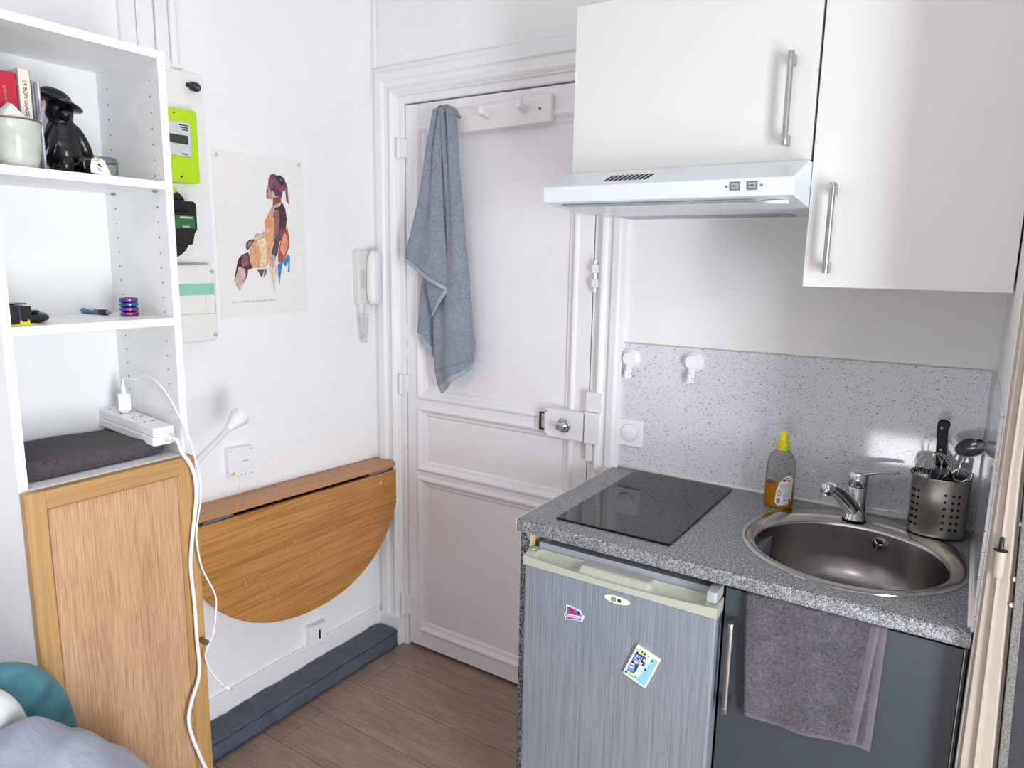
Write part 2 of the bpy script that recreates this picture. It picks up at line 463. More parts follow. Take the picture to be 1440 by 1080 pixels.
obj('edge_strip', b, t.m, cp, bev=.001)

# ================================================================== ON THE DOOR
# coat rack with pegs
RK = flat('rack_white', 'ebe6e6', .42)
b = B(); b.hexa([(.305, -.020, 1.948), (.752, -.020, 1.957), (.752, .001, 1.957), (.305, .001, 1.948), (.305, -.020, 2.020), (.752, -.020, 2.040), (.752, .001, 2.040), (.305, .001, 2.020)])
rack = thing('coat_rack', 'white wooden peg rail screwed high on the entrance door', 'coat rack', (.53, -.01, 1.948))
obj('rail', b, RK, rack, bev=.003)
for x in (.375, .518, .660):
    z = 1.988+(x-.375)*.045
    b = B()
    b.prism([(-.019, z-.012), (-.019, z+.012), (-.052, z+.012), (-.054, z+.022), (-.066, z+.022), (-.066, z-.002)], 'x', x-.009, x+.009)
    obj('peg', b, RK, rack, bev=.002)
b = B(); b.cyl((.712, -.0202, 1.998), (.712, -.0208, 1.998), .0045, n=14); obj('screw_hole', b, flat('dark_screw', '4a4038', .5), rack)

# hanging blue-grey bath towel
TW = terry('blue_grey_terry', '757d8b', 'a0a7b3', 150, .9, .005)
TWH = fabric('blue_grey_hem', '979fac', 'a6adb8', 1500, 30, .1)
def sheet(b, rows, nv, depth, m=0):
    """rows: (left x, left z, right x, right z); depth(u, v) gives y"""
    n = len(rows)-1
    def fn(u, v):
        k = u*n; i = min(int(k), n-1); f = k-i
        a, c = rows[i], rows[i+1]
        lx, lz, rx, rz = [lerp(a[j], c[j], f) for j in range(4)]
        return (lerp(lx, rx, v), depth(u, v), lerp(lz, rz, v))
    b.grid(fn, n*6, nv, m)
b = B()
# long right-hand fall
rows = [(.352, 2.022, .408, 2.016), (.345, 1.97, .420, 1.962), (.348, 1.90, .424, 1.88), (.352, 1.80, .432, 1.78), (.355, 1.70, .441, 1.70), (.350, 1.60, .452, 1.592),
        (.335, 1.50, .462, 1.50), (.322, 1.42, .470, 1.42), (.317, 1.332, .481, 1.322), (.314, 1.24, .492, 1.244), (.317, 1.136, .488, 1.195)]
dl = lambda u, v: -.050-.016*math.sin(PI*v)-.010*math.sin(v*9+u*3.5)*(.4+.6*u)-.012*(1-u)-.008*math.sin(v*17+1.5)*(1-u)**1.5
def hemrow(b, rows, nv, depth, m): sheet(b, rows, nv, depth, m)
sheet(b, rows, 22, dl)
# its hem at the lower end, running up to the right
sheet(b, [(.317, 1.136, .488, 1.195), (.330, 1.085, .485, 1.180)], 22, lambda u, v: dl(1, v), 0)
sheet(b, [(.330, 1.085, .485, 1.180), (.346, 1.061, .482, 1.164)], 22, lambda u, v: dl(1, v), 1)
# near flap: from the peg out to the left
rows = [(.338, 2.020, .385, 2.026), (.322, 1.96, .375, 1.96), (.309, 1.911, .366, 1.90), (.294, 1.84, .368, 1.81), (.280, 1.765, .372, 1.727), (.260, 1.70, .378, 1.65), (.236, 1.631, .384, 1.56), (.214, 1.575, .390, 1.49), (.205, 1.536, .393, 1.438)]
df = lambda u, v: -.066-.014*math.sin(PI*v)-.007*math.sin(v*7+1+u*2)-.006*u-.007*math.sin(v*12+.8)*(1-u)
b.grid(lambda u, v: (lerp(.336, .408, v)+.006*math.cos(PI*u)*(v-.5), -.047-.029*math.cos(PI*u), lerp(2.012, 1.998, v)+.018*math.sin(PI*u)*(1-(2*v-1)**4)**.5+.008*math.sin(PI*v)-.004*math.sin(v*22)), 16, 22)
sheet(b, rows, 20, df)
sheet(b, [(.205, 1.536, .393, 1.438), (.202, 1.521, .394, 1.423)], 20, lambda u, v: df(1, v)-.0015, 1)
# its turned-back corner
def tri(u, v):
    p = Vector((.394, 0, 1.423)).lerp(Vector((.318, 0, 1.332)), u); q_ = Vector((.285, 0, 1.489)).lerp(Vector((.314, 0, 1.335)), u)
    r = p.lerp(q_, v); return (r.x, -.074+.012*v-.004*math.sin(u*5), r.z)
b.grid(tri, 8, 8, lambda u, v: 1 if v < .12 else 0)
# far left fall behind it
rows = [(.270, 1.60, .330, 1.60), (.262, 1.489, .318, 1.48), (.250, 1.431, .316, 1.42), (.240, 1.364, .315, 1.342), (.232, 1.275, .314, 1.25), (.250, 1.245, .314, 1.215)]
db = lambda u, v: -.034-.012*math.sin(v*5+.5)
sheet(b, rows, 14, db)
sheet(b, [(.232, 1.275, .314, 1.225), (.262, 1.229, .312, 1.20), (.300, 1.186, .306, 1.188)], 14, lambda u, v: db(1, v)-.001, 1)
tag(obj('bath_towel', b, [TW, TWH], smooth=180, solid=.006, recalc=False, loc=(.36, -.05, 1.06)), 'blue-grey bath towel draped from the left peg of the door rail', 'towel')

# ================================================================== LEFT WALL
# poster
PAPER = flat('poster_paper', 'ebe8e4', .5, spec=.3)
po = thing('poster', 'white poster of a seated figure in an orange dress on the left wall', 'poster', (0, -.51, 1.345))
b = B(); b.prism([(-.676, 1.345), (-.341, 1.350), (-.351, 1.842), (-.681, 1.838)], 'x', .0005, .0022)
obj('sheet', b, PAPER, po)
ART = {
'scarf': [(-0.479, 1.785), (-0.466, 1.79), (-0.451, 1.786), (-0.436, 1.782), (-0.418, 1.767), (-0.412, 1.755), (-0.417, 1.749), (-0.433, 1.737), (-0.436, 1.718), (-0.459, 1.72), (-0.474, 1.729), (-0.484, 1.743), (-0.488, 1.752), (-0.485, 1.773)],
'band': [(-0.481, 1.743), (-0.463, 1.747), (-0.433, 1.735), (-0.439, 1.724), (-0.459, 1.727), (-0.474, 1.733)],
'tail': [(-0.418, 1.767), (-0.411, 1.749), (-0.411, 1.729), (-0.407, 1.698), (-0.419, 1.709), (-0.421, 1.734), (-0.426, 1.748)],
'bow': [(-0.462, 1.782), (-0.441, 1.788), (-0.431, 1.783), (-0.422, 1.778), (-0.42, 1.767), (-0.433, 1.756), (-0.445, 1.765), (-0.454, 1.775)],
'face': [(-0.488, 1.752), (-0.481, 1.739), (-0.474, 1.731), (-0.47, 1.72), (-0.475, 1.71), (-0.49, 1.71), (-0.496, 1.713), (-0.495, 1.724), (-0.496, 1.73), (-0.492, 1.74), (-0.491, 1.748)],
'prof': [(-0.492, 1.742), (-0.488, 1.738), (-0.492, 1.724), (-0.489, 1.718), (-0.492, 1.71), (-0.496, 1.713), (-0.495, 1.724), (-0.496, 1.73)],
'neck': [(-0.472, 1.718), (-0.439, 1.719), (-0.44, 1.704), (-0.461, 1.692), (-0.474, 1.691), (-0.472, 1.701)],
'chest': [(-0.474, 1.691), (-0.44, 1.704), (-0.467, 1.679), (-0.473, 1.648), (-0.493, 1.663), (-0.484, 1.678)],
'back': [(-0.438, 1.706), (-0.425, 1.686), (-0.42, 1.653), (-0.425, 1.621), (-0.433, 1.617), (-0.44, 1.596), (-0.46, 1.597), (-0.471, 1.646), (-0.472, 1.666), (-0.466, 1.683), (-0.445, 1.693)],
'arm': [(-0.467, 1.677), (-0.454, 1.68), (-0.45, 1.66), (-0.455, 1.618), (-0.46, 1.595), (-0.476, 1.594), (-0.47, 1.638)],
'dresstop': [(-0.494, 1.661), (-0.471, 1.646), (-0.468, 1.617), (-0.473, 1.597), (-0.502, 1.595), (-0.507, 1.62), (-0.507, 1.64)],
'highlight': [(-0.475, 1.739), (-0.468, 1.734), (-0.462, 1.726), (-0.469, 1.728)],
'bowlight': [(-0.444, 1.777), (-0.426, 1.78), (-0.431, 1.77), (-0.439, 1.771)],
'forearm': [(-0.464, 1.623), (-0.434, 1.625), (-0.438, 1.597), (-0.453, 1.578), (-0.461, 1.545), (-0.469, 1.531), (-0.482, 1.529), (-0.486, 1.542), (-0.475, 1.575), (-0.469, 1.596)],
'dress': [(-0.507, 1.621), (-0.464, 1.623), (-0.469, 1.596), (-0.48, 1.569), (-0.493, 1.52), (-0.51, 1.496), (-0.558, 1.496), (-0.567, 1.514), (-0.57, 1.538), (-0.564, 1.556), (-0.547, 1.58), (-0.525, 1.592), (-0.505, 1.6)],
'dresslight': [(-0.538, 1.581), (-0.509, 1.592), (-0.501, 1.555), (-0.51, 1.499), (-0.536, 1.501), (-0.524, 1.536), (-0.535, 1.568)],
'skirtred': [(-0.434, 1.617), (-0.418, 1.623), (-0.413, 1.593), (-0.412, 1.568), (-0.428, 1.535), (-0.442, 1.517), (-0.461, 1.512), (-0.46, 1.542), (-0.451, 1.575)],
'skirtpink': [(-0.431, 1.609), (-0.421, 1.598), (-0.419, 1.571), (-0.435, 1.532), (-0.451, 1.554), (-0.446, 1.581)],
'chair': [(-0.463, 1.507), (-0.435, 1.524), (-0.421, 1.539), (-0.412, 1.532), (-0.416, 1.482), (-0.423, 1.481), (-0.42, 1.516), (-0.431, 1.499), (-0.442, 1.513), (-0.453, 1.471), (-0.458, 1.442), (-0.463, 1.474)],
'chair2': [(-0.514, 1.493), (-0.505, 1.493), (-0.508, 1.477), (-0.52, 1.464)],
'hand': [(-0.486, 1.542), (-0.469, 1.53), (-0.473, 1.504), (-0.484, 1.496), (-0.495, 1.499), (-0.496, 1.51)],
'drip': [(-0.499, 1.496), (-0.47, 1.504), (-0.467, 1.496), (-0.476, 1.447), (-0.48, 1.415), (-0.486, 1.45), (-0.492, 1.472)],
'thigh': [(-0.573, 1.544), (-0.57, 1.533), (-0.567, 1.512), (-0.558, 1.495), (-0.576, 1.491), (-0.587, 1.483), (-0.599, 1.493), (-0.611, 1.501), (-0.609, 1.522), (-0.596, 1.535)],
'thighmid': [(-0.597, 1.532), (-0.575, 1.538), (-0.572, 1.506), (-0.589, 1.499), (-0.598, 1.504)],
'shin': [(-0.611, 1.501), (-0.588, 1.493), (-0.583, 1.478), (-0.593, 1.451), (-0.609, 1.425), (-0.62, 1.439), (-0.625, 1.457)],
'shinline': [(-0.611, 1.519), (-0.606, 1.506), (-0.615, 1.483), (-0.628, 1.452), (-0.622, 1.478)],
'calf': [(-0.587, 1.491), (-0.576, 1.491), (-0.578, 1.475), (-0.595, 1.447), (-0.586, 1.47)],
'inner': [(-0.544, 1.492), (-0.515, 1.492), (-0.525, 1.466), (-0.529, 1.469)],
'lap': [(-0.578, 1.572), (-0.566, 1.582), (-0.547, 1.584), (-0.551, 1.575), (-0.568, 1.556), (-0.574, 1.548), (-0.58, 1.556)],
'lapmid': [(-0.57, 1.574), (-0.554, 1.58), (-0.564, 1.564), (-0.572, 1.56)],
'wrist': [(-0.547, 1.593), (-0.538, 1.603), (-0.524, 1.601), (-0.509, 1.611), (-0.506, 1.603), (-0.541, 1.588), (-0.549, 1.587)],
}
ARTC = [('tail', '8a5a78'), ('neck', '7d4a40'), ('face', 'b98e7d'), ('prof', '6a4238'), ('scarf', '74465c'), ('band', '553a50'), ('highlight', 'd9c2cc'), ('bow', '24272a'), ('bowlight', '5a6064'),
        ('chest', 'c19e92'), ('chair', '3a86ab'), ('chair2', '3a86ab'), ('inner', '6a4247'), ('skirtred', 'b24e3c'), ('skirtpink', 'dd9a7c'), ('back', '4a2f2c'), ('dresstop', 'd69868'),
        ('thigh', '50322f'), ('thighmid', '85595a'), ('shin', 'c9aba8'), ('shinline', '4a2e2c'), ('calf', '633e43'), ('lap', '5f4341'), ('lapmid', '9a7876'), ('wrist', 'c8a6a3'),
        ('drip', 'dfc4bb'), ('dress', 'dba277'), ('dresslight', 'ebc9a2'), ('forearm', '6a454c'), ('arm', '96676c'), ('hand', 'c9a2a0')]
def paint_stroke(c):
    t = NT('paint_'+c); v = t.co((1, 1, .35)); n_ = t.noise(v, 160, 5, .7, 1)
    L_ = lin(c); hi = tuple(min(1, x*1.5+.05) for x in L_[:3])+(1,); lo_ = tuple(x*.7 for x in L_[:3])+(1,)
    t.color(t.ramp(n_, [(.34, lo_), (.5, L_), (.68, hi)])); t.set(Roughness=.6); return t.m
am = {}; b = B(); mats = []
for i, (k, c) in enumerate(ARTC):
    if c not in am: am[c] = len(mats); mats.append(paint_stroke(c))
    b.poly(ART[k], 'x', .0024+i*.00004, am[c])
for f in b.bm.faces:
    if f.normal.x < 0: f.normal_flip()
obj('painting', b, mats, po, recalc=False)
b = text_mesh('Imprimé au Lycée Hamilton Hs. pour les jeunes artistes 2017', .0068, frame_M((.0024, -.558, 1.393), (0, 1, .01), (0, 0, 1)), depth=0)
obj('caption', b, flat('caption_grey', '6a6a6c', .6), po, recalc=False)
for y, z in ((-.666, 1.822), (-.362, 1.828)):
    b = B(); b.cyl((.0022, y, z), (.0026, y, z), .007, n=16); obj('putty_mark', b, flat('putty_grey', 'cbc8c4', .7), po)

# backing board of the meters, with a dark knob beside it
b = B(); b.prism([(-.93, 1.512), (-.700, 1.510), (-.708, 2.030), (-.93, 2.030)], 'x', 0, .015)
mb = tag(obj('meter_board', b, flat('board_white', 'e9e8e6', .5), bev=.002), 'white backing board behind the electricity meters, tall and flat on the wall', 'backing board')
kn = thing('wall_knob', 'small dark metal knob near the top of the white meter board', 'hook', (.016, -.742, 1.975))  # rounded dark knob on the board, without a hook
b = B(); b.profile((.015, -.756, 1.996), (.045, -.735, 1.986), [(0, .006), (.012, .007), (.013, .012), (.03, .0125), (.036, .008)], 18); obj('stem', b, flat('dark_steel', '3d4144', .35, .7), kn, smooth=40)
# round conduit
pc = thing('conduit', 'white painted pipe running up the wall above the meter board', 'pipe', (.014, -.787, 2.025))
b = B(); b.tube([(.014, -.787, 2.03), (.014, -.787, ZC)], .0125, 18); obj('pipe', b, TRIM, pc, smooth=60)
b = B(); b.box(0, .028, -.803, -.770, 2.031, 2.043); obj('clamp', b, TRIM, pc, bev=.002)

# lime green smart meter
GR = flat('lime_green_plastic', 'b4d813', .4)
mt = thing('electricity_meter', 'lime green electricity meter with a small display', 'electricity meter', (.03, -.81, 1.72))
b = B(); b.prism([(-.875, 1.722), (-.757, 1.729), (-.757, 1.917), (-.762, 1.923), (-.875, 1.917)], 'x', .0152, .055); obj('housing', b, GR, mt, bev=.004)
b = B(); b.prism([(-.87, 1.795), (-.783, 1.797), (-.781, 1.801), (-.781, 1.882), (-.784, 1.886), (-.87, 1.884)], 'x', .0552, .060); pnl = obj('front_panel', b, flat('meter_grey', 'c9ccce', .4), mt, bev=.002)
b = B(); b.box(.0602, .0612, -.845, -.792, 1.828, 1.851); obj('display', b, flat('lcd_dark', '39423b', .2), pnl)
b = B()
for k in range(3): b.box(.0602, .0606, -.815+.004*k, -.790, 1.876-k*.006, 1.879-k*.006)
b.box(.0602, .0606, -.812, -.795, 1.801, 1.804); obj('print', b, INK, pnl)
b = B(); b.prism([(-.828, 1.905), (-.822, 1.905), (-.825, 1.910)], 'x', .0552, .0556); obj('triangle_mark', b, INK, mt)
b = B(); b.poly([(-.818, 1.742), (-.812, 1.745), (-.808, 1.742), (-.812, 1.739)], 'x', .0553); obj('diamond_mark', b, INK, mt)

# black circuit breaker with green plate
br_ = thing('circuit_breaker', 'black main circuit breaker with a green plate under the lime meter', 'circuit breaker', (.05, -.84, 1.52))
b = B(); b.prism([(-.93, 1.552), (-.815, 1.560), (-.808, 1.590), (-.800, 1.600), (-.799, 1.668), (-.806, 1.676), (-.93, 1.676)], 'x', .0152, .095)
b.prism([(-.93, 1.515)]+[(-.90+.088*math.sin(a), 1.575-.060*math.cos(a)) for a in [PI/2*k/8 for k in range(9)]]+[(-.93, 1.576)], 'x', .0152, .075)
b.prism([(-.93, 1.676)]+[(-.90+.080*math.cos(a), 1.676+.036*math.sin(a)) for a in [PI/2*k/8 for k in range(9)]], 'x', .0152, .075)
obj('housing', b, BLACKP, br_, bev=.004)
b = B(); b.box(.0952, .0965, -.90, -.809, 1.603, 1.636); pl = obj('plate', b, flat('dark_green', '2f6b3c', .4), br_)
for q_ in ((-.852, -.815, 1.629, 1.634), (-.845, -.825, 1.606, 1.609)):
    b = B(); b.box(.0966, .0969, *q_); obj('print_line', b, flat('print_pale', 'b9c9b4', .5), pl)
b = B(); b.cyl((.075, -.862, 1.701), (.088, -.862, 1.701), .009, n=18); obj('button', b, flat('yellow_green', 'b5cc2e', .4), br_, smooth=40)
b = B(); b.box(.095, .104, -.876, -.83, 1.645, 1.662); obj('lever', b, flat('black_gloss', '0d0d0e', .25), br_, bev=.003)

# distribution box with a mint window
CR = flat('cream_plastic', 'e4e4dc', .42)
dp = thing('distribution_box', 'cream fuse box with a mint green window on the left wall', 'fuse box', (.03, -.83, 1.285))
b = B(); b.prism([(-.955, 1.284), (-.74, 1.287), (-.729, 1.297), (-.727, 1.49), (-.737, 1.505), (-.955, 1.505)], 'x', 0, .06); hb = obj('housing', b, CR, dp, bev=.006, seg=3)
b = B(); b.box(.0602, .0615, -.955, -.738, 1.422, 1.451); obj('window', b, flat('mint_window', '8fc9b4', .25), dp)
b = B(); b.box(.0602, .0608, -.955, -.735, 1.4205, 1.4215); b.box(.0602, .0608, -.955, -.735, 1.4515, 1.4525); b.box(.0602, .0608, -.955, -.735, 1.367, 1.368); b.box(.0602, .0608, -.7355, -.7345, 1.367, 1.452); b.box(.0602, .0607, -.766, -.7655, 1.368, 1.42)
obj('door_seam', b, flat('seam_grey', 'a9a99f', .6), dp)
for z in (1.487, 1.305):
    b = B(); b.cyl((.06, -.741, z), (.0612, -.741, z), .006, n=14); obj('screw', b, flat('cream_screw', 'b9b9ae', .4), dp)

# intercom handset
ic = thing('intercom', 'white intercom handset with coiled cord beside the door frame', 'intercom', (.03, -.08, 1.365))
b = B(); b.prism([(-.128, 1.366), (-.060, 1.366), (-.056, 1.374), (-.060, 1.556), (-.127, 1.560), (-.132, 1.553)], 'x', 0, .03); obj('base', b, PLAS_G, ic, bev=.005, seg=3)
b = B()
def hs(u, v):
    z = lerp(1.362, 1.560, u); e = max(0, 1-abs(u*2-1)**6); g = .032+.010*(abs(u*2-1)**2.2)
    a = PI*v; return (g+.03*math.sin(a)*(.35+.65*e), -.062-.033*math.cos(a)*(.55+.45*e)+.006*(u-.5), z)
b.grid(hs, 24, 12)
b.grid(lambda u, v: (lerp(hs(u, 0)[0], hs(u, 1)[0], v)-.001, lerp(hs(u, 0)[1], hs(u, 1)[1], v), hs(u, 0)[2]), 24, 1)
bmesh.ops.remove_doubles(b.bm, verts=b.bm.verts, dist=.0004)
obj('handset', b, flat('handset_white', 'e2e2e0', .38), ic, smooth=60, solid=.002)
b = B(); b.prism([(-.119, 1.425), (-.103, 1.425), (-.101, 1.480), (-.107, 1.49), (-.118, 1.49)], 'x', .0302, .034); obj('button', b, flat('button_grey', 'c3c4c2', .4), ic, bev=.002)
pts = []
top0, top1, low = (.03, -.128, 1.366), (.03, -.088, 1.366), (.03, -.100, 1.222)
for k in range(0, 433):
    f = k/432
    if f < .5: c0 = Vector(top0).lerp(Vector((.03, -.112, 1.225)), f*2)
    else: c0 = Vector((.03, -.105, 1.225)).lerp(Vector(top1), f*2-1)
    amp = .0072 if .12 < f < .88 else .0
    a = f*2*PI*36
    pts.append((c0.x+amp*math.cos(a), c0.y+amp*math.sin(a), c0.z))
b = B(); b.tube(pts, .0017, 6); obj('coiled_cord', b, PLAS_G, ic, smooth=180)

# fibre box with warning mark and its thin cable
fb = thing('fibre_box', 'small white fibre outlet box with yellow warning triangle on the left wall', 'outlet box', (.015, -.64, .848))
b = B(); b.prism([(-.692, .852), (-.607, .845), (-.603, .848), (-.603, .931), (-.607, .936), (-.692, .942)], 'x', 0, .024); obj('housing', b, PLAS, fb, bev=.003)
b = B(); b.prism([(-.678, .87), (-.612, .866), (-.612, .905), (-.64, .922), (-.678, .925)], 'x', .0242, .026); obj('lid', b, PLAS, fb, bev=.001)
b = B(); b.prism([(-.684, .857), (-.672, .857), (-.678, .868)], 'x', .0262, .0267); obj('warning_triangle', b, flat('warn_yellow', 'e0c832', .5), fb)
for y, z in ((-.687, .935), (-.612, .929), (-.687, .858), (-.65, .853), (-.634, .852), (-.612, .85)):
    b = B(); b.cyl((.0242, y, z), (.0246, y, z), .0016, n=8); obj('vent_hole', b, INK, fb)
b = B(); b.box(.0262, .0265, -.645, -.622, .894, .8955); obj('print_line', b, INK, fb)
b = B(); b.tube(smooth_path([(.004, -.649, .845), (.004, -.648, .812), (.004, -.637, .793), (.004, -.59, .789), (.004, -.529, .787), (.004, -.379, .780), (.004, -.212, .774), (.005, -.05, .770), (.005, -.032, .80)], 6), .0016, 8)
tag(obj('thin_cable', b, PLAS, smooth=180), 'hair-thin white cable from the fibre box along the table rail', 'cable')

# drop-leaf wall table
TBL = wood('honey_oak_veneer', '935d2b', 'b57b40', 'c69256', 1, .42, 85, 9, 0, .1, (math.radians(-9), 0, 0), .5)
TBR = wood('rail_wood', 'a0714c', 'b5845c', 'c0926c', 1, .5, 60, 8, 0, .08)
tb = thing('wall_table', 'honey brown half-round drop-leaf table folded down on the left wall', 'folding table', (.05, -.45, .33))
def zt(y): return .7625-.034*y
b = B(); b.hexa([(0, -.92, zt(-.92)-.020), (.105, -.92, zt(-.92)-.020), (.105, -.030, zt(-.03)-.020), (0, -.004, zt(0)-.020), (0, -.92, zt(-.92)), (.105, -.92, zt(-.92)), (.105, -.030, zt(-.03)), (0, -.004, zt(0))])
obj('fixed_shelf', b, TBR, tb, bev=.002)
b = B(); b.hexa([(0, -.90, zt(-.9)-.085), (.022, -.90, zt(-.9)-.085), (.022, -.06, zt(-.06)-.085), (0, -.06, zt(-.06)-.085), (0, -.90, zt(-.9)-.0205), (.022, -.90, zt(-.9)-.0205), (.022, -.06, zt(-.06)-.0205), (0, -.06, zt(-.06)-.0205)])
obj('wall_batten', b, wood('batten_dark', '3a2416', '4c301e', '5b3a26', 1), tb)
leaf = []
yc, top = -.448, lambda y: zt(y)-.034
for k in range(61):
    a = PI*k/60; ca, sa = math.cos(a), math.sin(a)
    y = yc+(.447 if ca > 0 else .462)*math.copysign(abs(ca)**.95, ca)
    leaf.append((y, top(y)-.410*(sa**.93)-(.008*sa)))
b = B(); b.prism(leaf, 'x', .082, .100)
random.seed(4)
for k in range(16):
    y = random.uniform(-.75, -.1); z = random.uniform(.42, .66); a = random.uniform(-.5, 1.9); L_ = random.uniform(.008, .022)
    dy, dz = math.cos(a)*L_, math.sin(a)*L_; n = Vector((-dz, dy)).normalized()*.0006
    if ((y-yc)/.42)**2+((z-.74)/.38)**2 < .9: b.poly([(y-n.x, z-n.y), (y+dy-n.x, z+dz-n.y), (y+dy+n.x, z+dz+n.y), (y+n.x, z+n.y)], 'x', .1002, 1)
lf = obj('drop_leaf', b, [TBL, flat('scratch', 'd6bd98', .8)], tb, bev=.003)
for y in (-.115, -.79):
    b = B(); b.box(.024, .100, y-.05, y+.05, zt(y)-.028, zt(y)-.021); b.box(.074, .081, y-.05, y+.05, zt(y)-.075, zt(y)-.021); b.cyl((.092, y-.05, zt(y)-.029), (.092, y+.05, zt(y)-.029), .005, n=10)
    obj('hinge', b, GREYM, tb)
b = B(); b.poly([(-.112, .690), (-.098, .690), (-.101, .704), (-.109, .704)], 'x', .1003); obj('scuff_mark', b, flat('scuff', 'c9ad88', .7), lf)

# phone socket above the baseboard
so = thing('phone_socket', 'white phone socket on the baseboard under the folding table', 'socket', (.02, -.36, .135))
b = B(); b.prism([(-.402, .142), (-.327, .132), (-.324, .136), (-.327, .208), (-.331, .211), (-.402, .217)], 'x', .0, .03); obj('housing', b, PLAS, so, bev=.005, seg=3)
b = B(); b.box(.0302, .0308, -.366, -.357, .157, .192); obj('slot', b, INK, so)

# long dark cushion along the skirting
CU = fabric('slate_quilt_fabric', '474d5a', '585e6b', 900, 14, .5)
b = B()
def cus(u, v):
    y = lerp(-1.30, -.036, v); a = 2*PI*u
    w = .004*math.sin(y*23)*math.sin(a*2)+.003*math.sin(y*61+a*3)+.0016*math.sin(y*140+a)
    cx, cz = .064, .038; e = .20
    ca, sa = math.cos(a), math.sin(a)
    taper = 1-.12*max(0, (v-.97)/.03)
    return (cx+(.052*taper+w*.4)*math.copysign(abs(ca)**e, ca), y, max(0.001, cz+(.037*taper+w*.35)*math.copysign(abs(sa)**e, sa)))
V = b.grid(cus, 40, 120)
bmesh.ops.remove_doubles(b.bm, verts=b.bm.verts, dist=.00005)
for j in (0, 120):
    b.face([V[i][j] for i in range(40) if V[i][j].is_valid])
cu_ = thing('floor_cushion', 'long slate grey padded bolster lying along the left skirting', 'bolster', (.066, -.66, 0))
obj('cushion', b, CU, cu_, smooth=50)
b = B(); b.tube([(.1175, y/100, .066+.0015*math.sin(y*1.1)) for y in range(-130, -3)], .0018, 6); b.tube([(.1185, y/100, .012) for y in range(-130, -3)], .0018, 6)
obj('seam_piping', b, fabric('piping_dark', '343a47', '3c4250'), cu_, smooth=180)
# ================================================================== BOOKCASE
BX0, BX1 = .205, .451; BYL, BYR = -1.432, -1.088; TH = .0165
bc = thing('bookcase', 'white bookcase with open shelves and an oak cabinet door below', 'bookcase', (.33, -1.26, 0))
b = B(); b.box(BX0, BX1, BYL, BYL+TH, 0, 1.943); obj('side_panel', b, LAM, bc, bev=.0008)
b = B(); b.box(BX0, BX1, BYR-TH, BYR, 0, 1.943)
for x in (.252, .418):
    for k in range(60):
        z = 1.12+k*.032
        if z > 1.90: break
        if any(abs(z-s) < .018 for s in (1.675, 1.389)): continue
        b.cyl((x, BYR-TH-.0001, z), (x, BYR-TH-.0004, z), .0021, n=8, m=1)
obj('side_panel', b, [LAM_IN, flat('peg_hole', '6b6b6c', .9)], bc)
b = B(); b.box(BX0, BX0+.006, BYL+TH, BYR-TH, 0, 1.943); obj('back_panel', b, LAM_IN, bc)
SH = [1.927, 1.667, 1.381, 1.074, .06]
for z in SH:
    b = B(); b.box(BX0+.006, BX1-.0005, BYL+TH, BYR-TH, z, z+.0165); obj('shelf', b, LAM, bc, bev=.0008)
for z, x in ((1.664, .418), (1.664, .252)):
    b = B(); b.cyl((x, BYR-TH, z), (x, BYR-TH-.008, z), .0025, n=8); obj('shelf_pin', b, GREYM, bc)
# oak door
OAKF = wood('oak_frame', '9a7344', 'ae8654', 'be9763', 2, .5, 80, 8, 0, .12, (0, 0, 0), .4)
OAKH = wood('oak_rail', '9a7344', 'ae8654', 'be9763', 1, .5, 80, 8, 0, .12, (0, 0, 0), .4)
OAKP = wood('oak_panel', '946e4c', 'b8926c', 'c9a683', 2, .55, 190, 9, 0, .3, (0, 0, 0), .55)
DYL, DYR, DZ0, DZ1 = -1.434, -1.0925, .10, 1.0895
b = B(); b.box(.456, .476, DYL, DYL+.036, DZ0, DZ1); b.box(.456, .476, DYR-.036, DYR, DZ0, DZ1)
b.loft([[(x, DYL+.036-i, z0), (x, DYL+.036-i, z1)] for i, x, z0, z1 in ((0, .476, DZ0+.036, DZ1-.036), (-.004, .4705, DZ0+.04, DZ1-.04))], 0, False)
b.loft([[(x, DYR-.036+i, z0), (x, DYR-.036+i, z1)] for i, x, z0, z1 in ((0, .476, DZ0+.036, DZ1-.036), (-.004, .4705, DZ0+.04, DZ1-.04))], 0, False)
cd = obj('cabinet_door', b, OAKF, bc, bev=.001, label='oak framed cabinet door')
for z0, z1, zi in ((DZ1-.036, DZ1, DZ1-.041), (DZ0, DZ0+.036, DZ0+.041)):
    b = B(); zz = z0 if zi < z0 else z1
    b.prism([(.4562, z0), (.4758, z0), (.4758, z1), (.4562, z1)] if False else [(.4562, z0), (.4758, z0), (.4758, z1), (.4562, z1)], 'y', DYL+.036, DYR-.036)
    b.prism([(.469, zz), (.4757, zz), (.469, zi)], 'y', DYL+.037, DYR-.037)
    obj('door_rail', b, OAKH, cd, bev=.0006)
b = B(); b.box(.458, .468, DYL+.034, DYR-.034, DZ0+.034, DZ1-.034); obj('door_panel', b, OAKP, cd)
b = B(); b.profile((.476, -1.106, .649), (.503, -1.106, .649), [(0, .0055), (.010, .0055), (.024, .0065), (.027, .0055)], 18); obj('door_knob', b, wood('knob_wood', '5d4632', '6b523c', '79604a', 0), cd, smooth=40)

